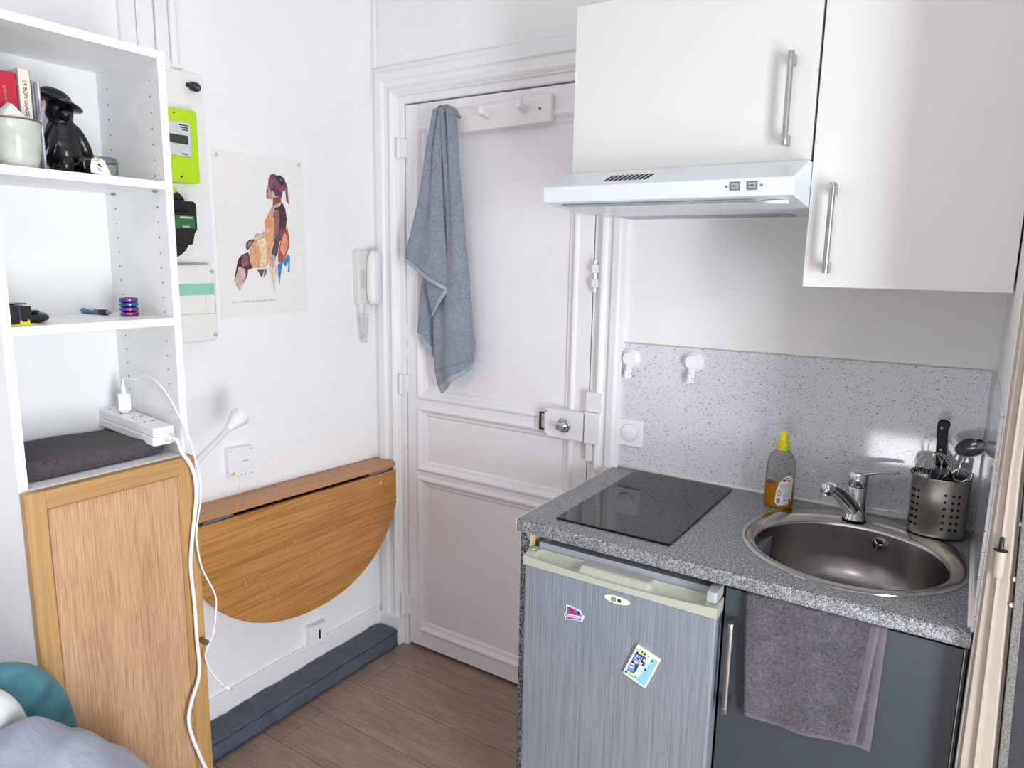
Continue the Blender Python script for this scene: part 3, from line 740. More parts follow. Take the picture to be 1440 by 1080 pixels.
# ---- upper shelf (z 1.6835): books, figurine, pot, jar
ZS = 1.6836
def book(name, y0, y1, h, d0, d1, cover, label, marks=(), lean=0, pages='e9e2d2'):
    t_ = thing(name, label, 'book', ((d0+d1)/2, (y0+y1)/2, ZS), 'books on the upper shelf')
    b = B(); b.box(d0, d1, y0, y0+.0022, ZS, ZS+h); b.box(d0, d1, y1-.0022, y1, ZS, ZS+h); b.box(d1-.0022, d1, y0, y1, ZS, ZS+h)
    cv = obj('cover', b, flat(name+cover, cover, .4), t_, bev=.0008)
    b = B(); b.box(d0+.003, d1-.003, y0+.0024, y1-.0024, ZS+.003, ZS+h-.003); obj('pages', b, flat('pages'+pages, pages, .8), t_)
    for col, body, z, s in marks:
        b = text_mesh(body, s, frame_M((d1+.0003, (y0+y1)/2, ZS+z), (0, 0, -1), (0, 1, 0)))
        obj('spine_print', b, flat('print'+col, col, .5), t_, recalc=False)
    return t_
book('book', -1.392, -1.372, .160, .235, .352, 'ecdcdc', 'pale pink book at the left end of the upper shelf row', [('c9707c', 'la vie en rouge', .08, .007)])
r_ = book('book', -1.3695, -1.3285, .178, .232, .358, 'c2233f', 'thick red book on the upper shelf behind the grey pot', [('dd8f8f', 'grammaire', .135, .0075), ('e9b9a4', 'NOUVEAU', .06, .010)])
book('book', -1.3265, -1.3045, .188, .230, .358, 'eadfd2', 'cream book with dark spine lettering beside the red book', [('2b2b33', 'LE BON USAGE', .135, .0095), ('c3a58c', 'le roman de la ville', .075, .007)])
book('book', -1.3035, -1.2980, .171, .235, .356, '9699a0', 'very thin grey book between the cream book and the white one')
book('book', -1.2970, -1.2915, .169, .230, .364, 'dfe1ea', 'thin white book next to the black figurine', [('a9aebd', 'CARNET', .05, .006)])

# black seated figurine with a brimmed hat
BG = NT('black_glaze'); BG.color('0b0c10'); BG.set(Roughness=.26, Specular_IOR_Level=.45, Coat_Weight=.15, Coat_Roughness=.1)
fg = thing('figurine', 'glossy black seated animal figurine wearing a wide brimmed hat', 'figurine', (.335, -1.245, ZS))
b = B(); cy0 = -1.2465
b.ball((.338, cy0, ZS+.046), (.037, .036, .047)); b.ball((.338, cy0+.001, ZS+.078), (.030, .031, .040))
b.ball((.342, cy0-.004, ZS+.122), (.025, .025, .026))
b.ball((.366, cy0-.004, ZS+.117), (.013, .014, .011))
for s in (-1, 1):
    b.ball((.352, cy0+s*.0325, ZS+.062), (.014, .0120, .043), rot=Quaternion((1, 0, 0), s*.36))
    b.ball((.372, cy0+s*.020, ZS+.014), (.026, .015, .0145)); b.ball((.392, cy0+s*.021, ZS+.017), (.010, .014, .017))
o_ = obj('body', b, BG.m, fg, smooth=180); md = o_.modifiers.new('fuse', 'REMESH'); md.mode = 'VOXEL'; md.voxel_size = .0022; md.use_smooth_shade = True
md = o_.modifiers.new('relax', 'SMOOTH'); md.iterations = 6; md.factor = .5
b = B(); R = Quaternion((1, 0, 0), -.30) @ Quaternion((0, 1, 0), .10)
b.ball((.340, cy0-.002, ZS+.142), (.042, .044, .0095), rot=R); b.ball((.338, cy0-.008, ZS+.150), (.029, .031, .018), rot=R)
o_ = obj('hat', b, BG.m, fg, smooth=180); md = o_.modifiers.new('fuse', 'REMESH'); md.mode = 'VOXEL'; md.voxel_size = .002; md.use_smooth_shade = True
md = o_.modifiers.new('relax', 'SMOOTH'); md.iterations = 5; md.factor = .5

# grey-green pot with its contents
PG = NT('celadon_glaze'); PG.color(PG.ramp(PG.noise(PG.co(), 30, 4), [(.3, 'b3b9b0'), (.7, 'c9cdc4')])); PG.set(Roughness=.2, Coat_Weight=.3)
pot = thing('ceramic_pot', 'pale grey-green glazed pot at the front of the upper shelf', 'pot', (.402, -1.358, ZS))
b = B(); b.lathe([(.026, 0), (.031, .002), (.0365, .02), (.0405, .05), (.0418, .084), (.0405, .0855), (.039, .084), (.0375, .05), (.033, .012), (.0, .010)], (.402, -1.358, ZS), 48, cap0=True, cap1=True)
obj('pot', b, PG.m, pot, smooth=60)
b = B(); b.lathe([(.0421, .0825), (.0424, .0845), (.0405, .0862), (.0385, .0845)], (.402, -1.358, ZS), 48, cap0=False, cap1=False); obj('rim', b, flat('brown_rim', '6d5a4a', .3), pot, smooth=60)
b = B(); b.profile((.414, -1.335, ZS+.018), (.385, -1.2955, ZS+.133), [(0, .0035), (.112, .0035)], 8); p0 = Vector((.414, -1.335, ZS+.018)); d_ = (Vector((.385, -1.2955, ZS+.133))-p0).normalized()
pn = thing('pencil', 'silver grey pencil with a bare wood tip standing in the pot', 'pencil', (.405, -1.325, ZS+.02))
obj('barrel', b, flat('pencil_grey', '9a9ea4', .3), pn, smooth=40)
b = B(); b.profile(p0+d_*.112, p0+d_*.128, [(0, .0035), (.012, .0012), (.015, .0004)], 10); obj('tip', b, flat('pencil_wood', 'b48a66', .7), pn, smooth=40)
b = B(); random.seed(11)
pts_ = [(.396, -1.372, ZS+.05), (.416, -1.385, ZS+.083), (.41, -1.362, ZS+.113), (.388, -1.36, ZS+.118), (.392, -1.332, ZS+.092), (.416, -1.338, ZS+.086), (.402, -1.325, ZS+.082), (.39, -1.39, ZS+.088)]
vs = [b.v(p) for p in pts_]; bmesh.ops.convex_hull(b.bm, input=vs)
tag(obj('tissue', b, flat('tissue_paper', 'eeeeec', .9), bev=.002), 'crumpled white paper tissue stuffed in the grey pot', 'tissue')

# low clip jar with its tag
CLR = thin_clear('clear_glass')
jr = thing('glass_jar', 'low clear glass jar with a clip lid in front of the figurine', 'jar', (.405, -1.213, ZS))
b = B(); b.lathe([(.0, .001), (.030, .001), (.034, .005), (.0345, .024), (.031, .029)], (.405, -1.213, ZS), 40, cap0=True, cap1=False); obj('jar', b, CLR, jr, smooth=60)
b = B(); b.lathe([(.032, .0305), (.033, .033), (.030, .037), (.0, .0375)], (.405, -1.213, ZS), 40); obj('lid', b, thin_clear('lid_glass', 'e6ebe6', .12), jr, smooth=60)
b = B(); b.tube([(.405+.034*math.cos(a), -1.213+.034*math.sin(a), ZS+.0295) for a in [2*PI*k/40 for k in range(41)]], .0013, 6); b.tube(smooth_path([(.418, -1.2455, ZS+.030), (.424, -1.252, ZS+.022), (.420, -1.2495, ZS+.012), (.414, -1.246, ZS+.018)], 5), .0011, 6)
obj('wire_clip', b, GREYM, jr, smooth=180)
b = B(); b.ball((.40, -1.20, ZS+.010), (.009, .008, .007)); b.ball((.405, -1.222, ZS+.009), (.010, .008, .007)); tag(obj('sweets', b, flat('dark_sweets', '75777c', .4), smooth=180), 'small dark sweets lying inside the glass jar', 'sweets')
tg = thing('gift_tag', 'white gift tag with red striped edge leaning on the glass jar', 'tag', (.442, -1.228, ZS))
M = frame_M((.4435, -1.232, ZS+.0155), (-.10, 1, -.12), (-.22, .1, 1))
def tagpoly(s): return [(-.014*s, .010*s), (-.008*s, .0155*s), (.008*s, .0135*s), (.020*s, -.0135*s), (-.017*s, -.0135*s), (-.0175*s, -.004*s)]
b = B(); b.prism(tagpoly(1.15), 'z', 0, .0008); b.xf(M); obj('card', b, flat('tag_white', 'e8e6ea', .6), tg)
b = B(); P = tagpoly(1.09)
for (x0, y0), (x1, y1) in zip(P, P[1:]+P[:1]):
    L_ = math.hypot(x1-x0, y1-y0); n = int(L_/.0022)
    for k in range(n):
        f0, f1 = (k+.15)/n, (k+.6)/n; nx, ny = -(y1-y0)/L_*.0009, (x1-x0)/L_*.0009
        b.poly([(lerp(x0, x1, f0), lerp(y0, y1, f0)), (lerp(x0, x1, f1), lerp(y0, y1, f1)), (lerp(x0, x1, f1)+nx, lerp(y0, y1, f1)+ny), (lerp(x0, x1, f0)+nx, lerp(y0, y1, f0)+ny)], 'z', .00095)
b.xf(M); obj('border', b, flat('tag_red', 'b3343c', .6), tg, recalc=False)
b = B()
for x, y, w in ((-.003, -.004, .011), (-.001, -.0075, .013)): b.box(x-w/2, x+w/2, y-.0004, y+.0006, .0009, .001)
b.ball((-.002, .003, .0009), (.003, .0026, .0002)); b.ball((.001, .001, .0009), (.0024, .002, .0002)); b.xf(M); obj('print', b, flat('tag_ink', '3b3440', .6), tg)
b = B(); b.ball((-.008, .0125, .003), (.0055, .0045, .003)); b.xf(M); obj('button', b, flat('tag_gold', 'cfc79a', .25, .3), tg, smooth=180)

# ---- middle shelf (z 1.3977)
ZM = 1.3977
gd = thing('gadget', 'black boxy plastic gadget with a yellow foot on the middle shelf', 'gadget', (.395, -1.385, ZM))
b = B(); b.box(.372, .418, -1.412, -1.388, ZM+.002, ZM+.037); b.box(.372, .416, -1.387, -1.366, ZM+.002, ZM+.0345); b.box(.38, .41, -1.4125, -1.37, ZM+.0375, ZM+.040); obj('case', b, BLACKP, gd, bev=.003)
b = B(); b.box(.368, .424, -1.412, -1.362, ZM, ZM+.0022); b.prism([(-1.390, ZM+.002), (-1.372, ZM+.002), (-1.374, ZM+.010), (-1.3775, ZM+.006), (-1.3845, ZM+.006), (-1.388, ZM+.010)], 'x', .419, .423); obj('foot', b, flat('yellow_plastic', 'e6d62c', .4), gd)
ca_ = thing('case', 'rounded black case beside the yellow-footed gadget on the middle shelf', 'case', (.375, -1.345, ZM))
b = B()
b.loft([[(lerp(.345, .405, (math.cos(a)+1)/2) if False else .375+(.030*s)*math.cos(a), y, ZM+.0105+(.0105*s)*math.sin(a)) for a in [2*PI*k/20 for k in range(20)]] for y, s in ((-1.364, .9), (-1.362, 1), (-1.345, 1), (-1.335, .95), (-1.329, .80), (-1.325, .5), (-1.324, .1))], 0, True, True, True)
obj('shell', b, BLACKP, ca_, smooth=50)
b = B(); b.box(.352, .395, -1.364, -1.343, ZM+.0205, ZM+.0245); obj('flap', b, BLACKP, ca_, bev=.001)
# pen
pe = thing('pen', 'blue ballpoint pen with a dark grip lying on the middle shelf', 'pen', (.27, -1.195, ZM))
pa, pb = Vector((.185, -1.176, ZM+.0062)), Vector((.318, -1.168, ZM+.0062)); d_ = (pb-pa).normalized()
b = B(); b.profile(pa, pb, [(0.012, .0042), (.014, .0058), (.095, .0058), (.096, .0052)], 18); obj('barrel', b, flat('pen_blue', '4d6f96', .25), pe, smooth=40)
b = B(); b.profile(pa, pb, [(.092, .0056), (.094, .0062), (.118, .0062), (.121, .005)], 18); obj('grip', b, flat('grip_navy', '191e29', .6), pe, smooth=40)
b = B(); b.profile(pa, pb, [(.121, .005), (.131, .0022), (.134, .0008)], 14); obj('tip', b, GREYM, pe, smooth=40)
b = B()
for k, (dx, dz) in enumerate(((-.0025, .001), (.0025, .001), (0, -.0028))): b.cyl(pa+Vector((-.0, dx, dz)), pa+d_*.016+Vector((0, dx, dz)), .0018, n=10, m=k)
obj('plunger', b, [flat('pen_red', 'a03a2e', .4), flat('pen_dark', '2b2f3c', .4), flat('pen_brown', '7d4a38', .4)], pe)
b = B(); M = frame_M(pa+d_*.06+Vector((0, -.0035, .0048)), d_+Vector((0, -.16, .0)), (0, -.6, 1)); b.box(-.018, .018, -.0013, .0013, 0, .0012); b.xf(M); obj('clip', b, PLAS, pe)
# stack of iridescent rings
IR = NT('iridescent_metal'); ly = IR.node('ShaderNodeLayerWeight'); ly.inputs['Blend'].default_value = .5
sx = IR.node('ShaderNodeSeparateXYZ'); IR.link(IR.co(), sx.inputs[0]); nz = IR.noise(IR.co(), 42, 3)
ad = IR.node('ShaderNodeMath', operation='ADD'); IR.link(ly.outputs['Facing'], ad.inputs[0]); IR.link(nz, ad.inputs[1])
IR.color(IR.ramp(ad.outputs[0], [(.30, 'c98a3c'), (.55, 'c8703a'), (.68, 'b8508a'), (.85, '8a50b8'), (1.0, '4a7ac0')])); IR.set(Metallic=1, Roughness=.16)
IR2 = NT('iridescent_teal'); nz = IR2.noise(IR2.co(), 42, 3); IR2.color(IR2.ramp(nz, [(.35, '3ab0a5'), (.55, '3f8fc0'), (.7, '8a5ab0')])); IR2.set(Metallic=1, Roughness=.16)
lab = ['shiny rainbow metal ring at the bottom of the stack by the side panel', 'shiny rainbow metal ring second from the bottom of the stack', 'teal blue metal ring second from the top of the stack', 'shiny purple metal ring topmost of the small ring stack']
for k in range(4):
    b = B(); n = 40; rc, zc = .0145, ZM+.0050+k*.0103
    lo = []
    for i in range(n):
        a = 2*PI*i/n; lo.append([(.350+(rc+.0048*math.cos(t_))*math.cos(a), -1.145+(rc+.0048*math.cos(t_))*math.sin(a), zc+.0050*math.sin(t_)) for t_ in [2*PI*j/14 for j in range(14)]])
    b.loft(lo, 0, True, wrap=True)
    tag(obj('ring', b, IR2.m if k == 2 else IR.m, smooth=180), lab[k], 'ring', 'iridescent rings on the middle shelf')

# ---- lower shelf (z 1.0905): folded towel, power strip, charger
ZL = 1.0908
DT = terry('charcoal_terry', '363136', '544d53', 170, 1.0, .005)
b = B()
def ft(u, v):
    a = 2*PI*u; cx, cyy = .318, -1.262; e = .22
    hx, hy = .098, .1475
    ca, sa = math.cos(a), math.sin(a)
    x = cx+hx*math.copysign(abs(ca)**e, ca); y = cyy+hy*math.copysign(abs(sa)**e, sa)
    return x, y
prof = [(.97, 0), (1, .006), (1.005, .014), (.995, .021), (1.0, .028), (.985, .037), (.95, .0425)]
lo = []
for s, z in prof:
    lp = []
    for i in range(72):
        x, y = ft(i/72, 0); x = .318+(x-.318)*s; y = -1.262+(y+1.262)*s
        hh = 1-.22*max(0, (y+1.262)/.1475)-.06*max(0, (.318-x)/.1)
        lp.append((min(x, .43), y, ZL+z*hh+(.0015*math.sin(x*70+y*40) if z > 0 else 0)))
    lo.append(lp)
L = b.loft(lo, 0, True, True, False)
V = L[-1]; c = b.bm.verts
inner = []
for s in (.8, .6, .4, .2):
    lp = []
    for v in V:
        x = .318+(v.co.x-.318)*s/.95; y = -1.262+(v.co.y+1.262)*s/.95
        hh = 1-.22*max(0, (y+1.262)/.1475)-.06*max(0, (.318-x)/.1)
        lp.append(b.v((x, y, ZL+.044*hh+.002*math.sin(x*60)*math.cos(y*50))))
    inner.append(lp)
for a_, c_ in zip([V]+inner, inner):
    for i in range(72): b.face([a_[i], a_[(i+1) % 72], c_[(i+1) % 72], c_[i]])
b.face(inner[-1])
tag(obj('folded_towel', b, DT, smooth=180, sub=1), 'folded charcoal terry towel lying on the lower bookcase shelf', 'towel')
# power strip
ps = thing('power_strip', 'white multi-socket power strip resting on the folded charcoal towel', 'power strip', (.315, -1.128, 1.122))
A0, A1 = Vector((.196, -1.135, 1.1345)), Vector((.446, -1.140, 1.120)); dx = (A1-A0).normalized()
M = frame_M(A0, dx, (0, 1, 0)); L_ = (A1-A0).length
b = B(); b.prism([(0, -.0255), (L_-.004, -.0255), (L_, -.0215), (L_, .0215), (L_-.004, .0255), (0, .0255), (-.004, .020), (-.004, -.020)], 'z', 0, .019); b.prism([(.001, -.024), (L_-.004, -.024), (L_-.001, -.0205), (L_-.001, .0205), (L_-.004, .024), (.001, .024), (-.003, .019), (-.003, -.019)], 'z', .0195, .040)
b.xf(M); obj('housing', b, PLAS, ps, bev=.003, seg=3)
cs = [.036, .086, .136, .186]
for k, c in enumerate(cs):
    b = B(); b.lathe([(.0205, .0402), (.0195, .041), (.0185, .0402), (.0178, .0402), (.0, .0402)], (c, 0, 0), 32, cap0=False, cap1=True)
    b.xf(M); so_ = obj('socket', b, PLAS, ps, smooth=30)
    b = B()
    for y in (-.0095, .0095): b.cyl((c, y, .0403), (c, y, .0407), .0024, n=12)
    b.box(c-.001, c+.001, .0145, .017, .0403, .0408); b.xf(M); obj('socket_hole', b, INK, so_)
b = B(); b.profile(M @ Vector((L_, 0, .020)), M @ Vector((L_+.03, 0, .019)), [(0, .012), (.003, .012), (.004, .0085), (.009, .0105), (.012, .0085), (.018, .0075), (.026, .005)], 18); obj('cable_gland', b, PLAS, ps, smooth=35)
e0 = M @ Vector((L_+.024, 0, .0192))
cpts = [e0, e0+Vector((.016, .004, -.003)), (.492, -1.1305, 1.108), (.500, -1.118, 1.08), (.4955, -1.106, 1.045), (.4905, -1.1025, 1.0), (.4885, -1.108, .955), (.4875, -1.117, .902), (.486, -1.124, .838), (.487, -1.121, .751), (.4875, -1.121, .664), (.488, -1.121, .574), (.489, -1.145, .515), (.491, -1.156, .467), (.493, -1.139, .384), (.494, -1.110, .30), (.50, -1.05, .20), (.52, -1.0, .08), (.54, -.98, .005)]
b = B(); b.tube(smooth_path(cpts, 7), .0042, 10); obj('power_cord', b, PLAS, ps, smooth=180)
# charger
ch = thing('usb_charger', 'small white phone charger plugged upright into the power strip', 'charger', (.285, -1.135, 1.16))
Mc = frame_M(M @ Vector((cs[1], 0, .0405)), Vector((.92, -.38, 0)), Vector((.38, .92, 0)))
b = B(); b.prism([(-.0125, -.0125), (.0125, -.0125), (.0125, .0125), (-.0125, .0125)], 'z', .006, .046); b.lathe([(.010, 0), (.010, .006)], (0, 0, 0), 20); b.xf(Mc); bd = obj('body', b, flat('gloss_white', 'f4f4f4', .18), ch, bev=.003, seg=3)
b = text_mesh('25W', .0065, frame_M(Mc @ Vector((.0130, 0, .019)), Mc.to_3x3() @ Vector((0, 1, 0)), Mc.to_3x3() @ Vector((0, 0, 1))))
obj('print', b, flat('print_grey', '8f8f92', .5), bd, recalc=False)
# charging cable
cc = thing('charging_cable', 'thin white charging cable hanging down over the oak door', 'cable', (.49, -1.11, .495))
q0 = Mc @ Vector((0, 0, .046)); q1 = Mc @ Vector((0, 0, .064))
b = B(); b.cyl(q0, q1, .0055, .0045, 14); b.cyl(q1, q1+Vector((0, 0, .008)), .0028, .0022, 10); obj('plug', b, PLAS, cc, smooth=40)
q2 = q1+Vector((0, 0, .006))
cpts = [q2, q2+Vector((.006, .002, .012)), (.322, -1.128, 1.252), (.352, -1.125, 1.262), (.392, -1.122, 1.255), (.430, -1.119, 1.228), (.461, -1.115, 1.187), (.486, -1.1105, 1.145), (.497, -1.106, 1.10), (.502, -1.099, 1.05), (.499, -1.0965, 1.0), (.4945, -1.105, .945), (.494, -1.1105, .90), (.497, -1.103, .83), (.50, -1.077, .758), (.50, -1.077, .714), (.508, -1.0925, .667), (.50, -1.107, .629), (.50, -1.109, .603), (.50, -1.093, .562), (.50, -1.067, .517)]
b = B(); b.tube(smooth_path(cpts, 8), .0019, 8); obj('cord', b, PLAS, cc, smooth=180)
b = B(); b.box(-.0065, .0065, -.0035, .0035, 0, .018); Me_ = frame_M((.50, -1.067, .517), (.2, .3, .4), (0, 1, -.2)); Me_ = Matrix.Translation(Vector((.50, -1.067, .517))) @ Vector((.02, .9, -.85)).to_track_quat('Z', 'Y').to_matrix().to_4x4()
b.xf(Me_); cn = obj('connector', b, PLAS, cc, bev=.002)
b = B(); b.box(-.0035, .0035, -.001, .001, .018, .025); b.xf(Me_); obj('connector_tip', b, GREYM, cc)

# gooseneck spot lamp clamped on the bookcase side
la = thing('reading_lamp', 'white gooseneck reading lamp leaning out from behind the bookcase', 'lamp', (.30, -1.03, .9))
b = B(); b.tube(smooth_path([(.385, -1.083, .945), (.375, -1.07, .968), (.345, -1.028, 1.000), (.30, -.973, 1.020), (.25, -.893, 1.037), (.215, -.838, 1.049), (.202, -.818, 1.054)], 8), .0082, 14); obj('gooseneck', b, PLAS, la, smooth=180)
h0 = Vector((.205, -.825, 1.051)); h1 = Vector((.172, -.746, 1.082))
b = B(); b.profile(h0, h1, [(0, .0075), (.012, .0085), (.028, .0125), (.045, .0175), (.062, .0235), (.080, .0275), (.082, .0270), (.081, .0245), (.065, .021), (.060, .0)], 32, cap=False); lh = obj('lamp_head', b, PLAS, la, smooth=40)
b = B(); b.ball(h0+(h1-h0).normalized()*.067, (.012, .012, .012)); obj('bulb', b, flat('frosted_bulb', 'f2f0e8', .3), lh, smooth=180)
b = B(); b.cyl((.385, -1.0875, .93), (.385, -1.078, .93), .022, n=28); obj('mounting_disc', b, PLAS, la, bev=.002, smooth=40)

# ================================================================== BED CORNER
bed = thing('bed', 'bed corner with a lavender grey duvet in front of the bookcase', 'bed', (.44, -2.4, 0))
b = B(); b.box(.04, .80, -3.35, -1.50, .16, .42); obj('mattress', b, flat('mattress_white', 'e4e2df', .8), bed, bev=.04, seg=4)
b = B(); b.box(.03, .81, -3.36, -1.49, .08, .16)
for x in (.05, .75):
    for y in (-3.3, -1.55): b.box(x, x+.05, y, y+.05, 0, .08)
obj('bed_frame', b, wood('bed_wood', '8a6746', '9d7752', 'b08a62', 1), bed)
b = B()
HT_ = [(-3.3, .52), (-2.4, .62), (-2.0, .70), (-1.75, .752), (-1.60, .758), (-1.536, .735), (-1.48, .697), (-1.43, .645), (-1.39, .585), (-1.355, .525), (-1.31, .43), (-1.27, .31), (-1.245, .2), (-1.23, .12)]
def duvet(u, v):
    x = lerp(.03, 1.0, u); k = min(1, max(0, (x-.50)/.10)); k = k*k*(3-2*k)
    y = lerp(-3.28, lerp(-1.450, -1.23, k), v**.8)
    h = plin(HT_, y)+.012
    h -= .55*max(0, (.66-x))**1.6 + 2.6*max(0, x-.70)**1.9
    h += (.010*math.sin(x*21+y*9)+.007*math.sin(x*9-y*34)+.004*math.sin(x*55+y*40)+.006*math.sin((x-y)*26)+.005*math.sin((x*1.7+y)*38+2*math.sin(y*9)))*min(1, (y+3.3))
    f = (x*.8+y)*34+1.5*math.sin(x*9); w = math.exp(-((x-.68)/.22)**2)*math.exp(-((y+1.52)/.22)**2)
    h += w*(.005*max(0, math.sin(f))**3+.004*max(0, math.sin(f*1.7+1+2*math.sin(y*11)))**4)-.004*w
    return (x, y, max(h, .11))
b.grid(duvet, 130, 220)
DV = fabric('lavender_grey_cotton', '8d92a3', 'a0a5b4', 1500, 9, .8)
obj('duvet', b, DV, bed, smooth=180, sub=1, solid=.02, recalc=False, loc=(.45, -2.3, .1))
def cushion(c, half, m, seed=0, tilt=0):
    """plump oval pillow standing on edge, its broad side towards +x"""
    b = B(); hx, hy, hz = half
    def f(u, v, side):
        r = v; a = 2*PI*u; ca, sa = math.cos(a), math.sin(a); e = .8
        k = max(0, 1-r**2.6)**.45
        y = hy*r*math.copysign(abs(ca)**e, ca); z = hz*r*math.copysign(abs(sa)**e, sa)
        w = .012*math.sin(a*3+seed+r*4)*r*(1-r)*4*.5+.007*math.sin(y*60+z*35+seed)+.006*math.sin(z*85-y*40+seed*2)+.004*math.sin(y*130+z*60+3*math.sin(z*30))
        cr = -.014*math.exp(-((y*.8+z*.6-.015*math.sin(z*30))/.016)**2)*(1 if side > 0 else 0)
        return (side*hx*k+(w+cr)*min(1, k*1.6), y, z)
    for side in (1, -1): b.grid(lambda u, v: f(u, v, side), 72, 26)
    bmesh.ops.remove_doubles(b.bm, verts=b.bm.verts, dist=.0006)
    b.xf(Matrix.Translation(Vector(c)) @ Matrix.Rotation(tilt, 4, 'X'))
    return obj('pillow', b, m, smooth=180, sub=1)
TEAL = fabric('teal_cotton', '3a6670', '52848d', 1500, 9, .6)
OFFW = fabric('off_white_cotton', 'c3c8c6', 'd3d7d4', 1500, 9, .5)
from mathutils import Euler
tag(cushion((.545, -1.575, .625), (.045, .165, .205), TEAL, 1, .12), 'teal pillow propped up at the lower left corner of the bookcase', 'pillow')
tag(cushion((.625, -1.67, .700), (.035, .155, .16), OFFW, 3, .1), 'off-white pillow in front of the teal pillow at the left edge', 'pillow')
# ================================================================== KITCHENETTE
def speckle(name, cols, scale=260, rough=.32):
    t = NT(name); v = t.co()
    n1 = t.noise(v, scale, 3, .6); n2 = t.noise(v, scale*.45, 2, .5)
    ad = t.node('ShaderNodeMath', operation='MULTIPLY_ADD'); ad.inputs[1].default_value = .7; t.link(n1, ad.inputs[0])
    ml = t.node('ShaderNodeMath', operation='MULTIPLY'); ml.inputs[1].default_value = .3; t.link(n2, ml.inputs[0]); t.link(ml.outputs[0], ad.inputs[2])
    t.color(t.ramp(ad.outputs[0], [(.40, cols[0]), (.475, cols[1]), (.53, cols[2]), (.60, cols[3])])); t.set(Roughness=rough, Specular_IOR_Level=.45)
    t.bump(n1, .05, .0006); return t.m
CNT = speckle('grey_speckled_laminate', ('3f4144', '686b6e', '888b8e', 'bcbec0'), 420, .28)
SIDE = speckle('dark_speckled_laminate', ('1d1e21', '4a4c51', '77797e', 'c0c2c5'), 330, .45)
HC = .9
# worktop with the round sink cut-out
CXL, CXR, CYF = 1.0095, 1.964, -.577
SC = (1.7275, -.281)
b = B(); N = 128; ths = sorted(set([2*PI*k/N for k in range(N)]+[math.atan2(y-SC[1], x-SC[0]) % (2*PI) for x in (CXL, CXR) for y in (CYF, -.001)]))
def rect_pt(a):
    ca, sa = math.cos(a), math.sin(a); t_ = 1e9
    for lim, d, o in ((CXR, ca, SC[0]), (CXL, ca, SC[0]), (-.001, sa, SC[1]), (CYF, sa, SC[1])):
        if abs(d) > 1e-9:
            q_ = (lim-o)/d
            if q_ > 0: t_ = min(t_, q_)
    return (SC[0]+ca*t_, SC[1]+sa*t_)
HR = .218
outer = [rect_pt(a) for a in ths]; hole = [(SC[0]+HR*math.cos(a), SC[1]+HR*math.sin(a)) for a in ths]
def wtop(p, e):   # rounded front nose
    return p
b.loft([[(x, y, HC) for x, y in hole], [(x if x < CXR-.0001 or True else x, max(y, CYF+.006), HC) for x, y in outer], [(x, max(y, CYF+.0015), HC-.002) if y < CYF+.006 else (x, y, HC-.0001) for x, y in outer], [(x, y, HC-.006) for x, y in outer], [(x, y, HC-.031) for x, y in outer], [(x, y, HC-.031) for x, y in hole]], 0, True, wrap=True)
wt = thing('worktop', 'grey speckled kitchen worktop carrying the hob and round sink', 'worktop', (1.487, -.29, HC-.031))
obj('slab', b, CNT, wt, smooth=35)
b = B(); b.box(1.0065, 1.0095, CYF, -.002, HC-.031, HC+.0005); obj('edge_trim', b, flat('pale_grey_trim', 'c3c3c4', .4), wt)
b = B(); b.tube([(1.012, -.006, HC+.003), (1.962, -.006, HC+.003)], .005, 8); b.tube([(1.961, -.006, HC+.003), (1.961, -.56, HC+.003)], .0045, 8); obj('sealant_bead', b, flat('silicone_white', 'e4e3de', .4), wt, smooth=180)
# supporting side panel
b = B(); b.box(1.013, 1.041, -.562, -.02, 0, HC-.0315); sp_ = thing('side_panel', 'dark speckled upright panel holding the left end of the worktop', 'side panel', (1.027, -.29, 0))
obj('panel', b, SIDE, sp_, bev=.001)
b = B(); b.box(1.0412, 1.0445, -.562, -.02, 0, HC-.0315); obj('raw_edge', b, flat('beige_chipboard', 'd6bd8e', .7), sp_)
b = B(); b.box(1.0446, 1.047, -.53, -.02, .0, HC-.032); obj('inner_face', b, KITW, sp_)

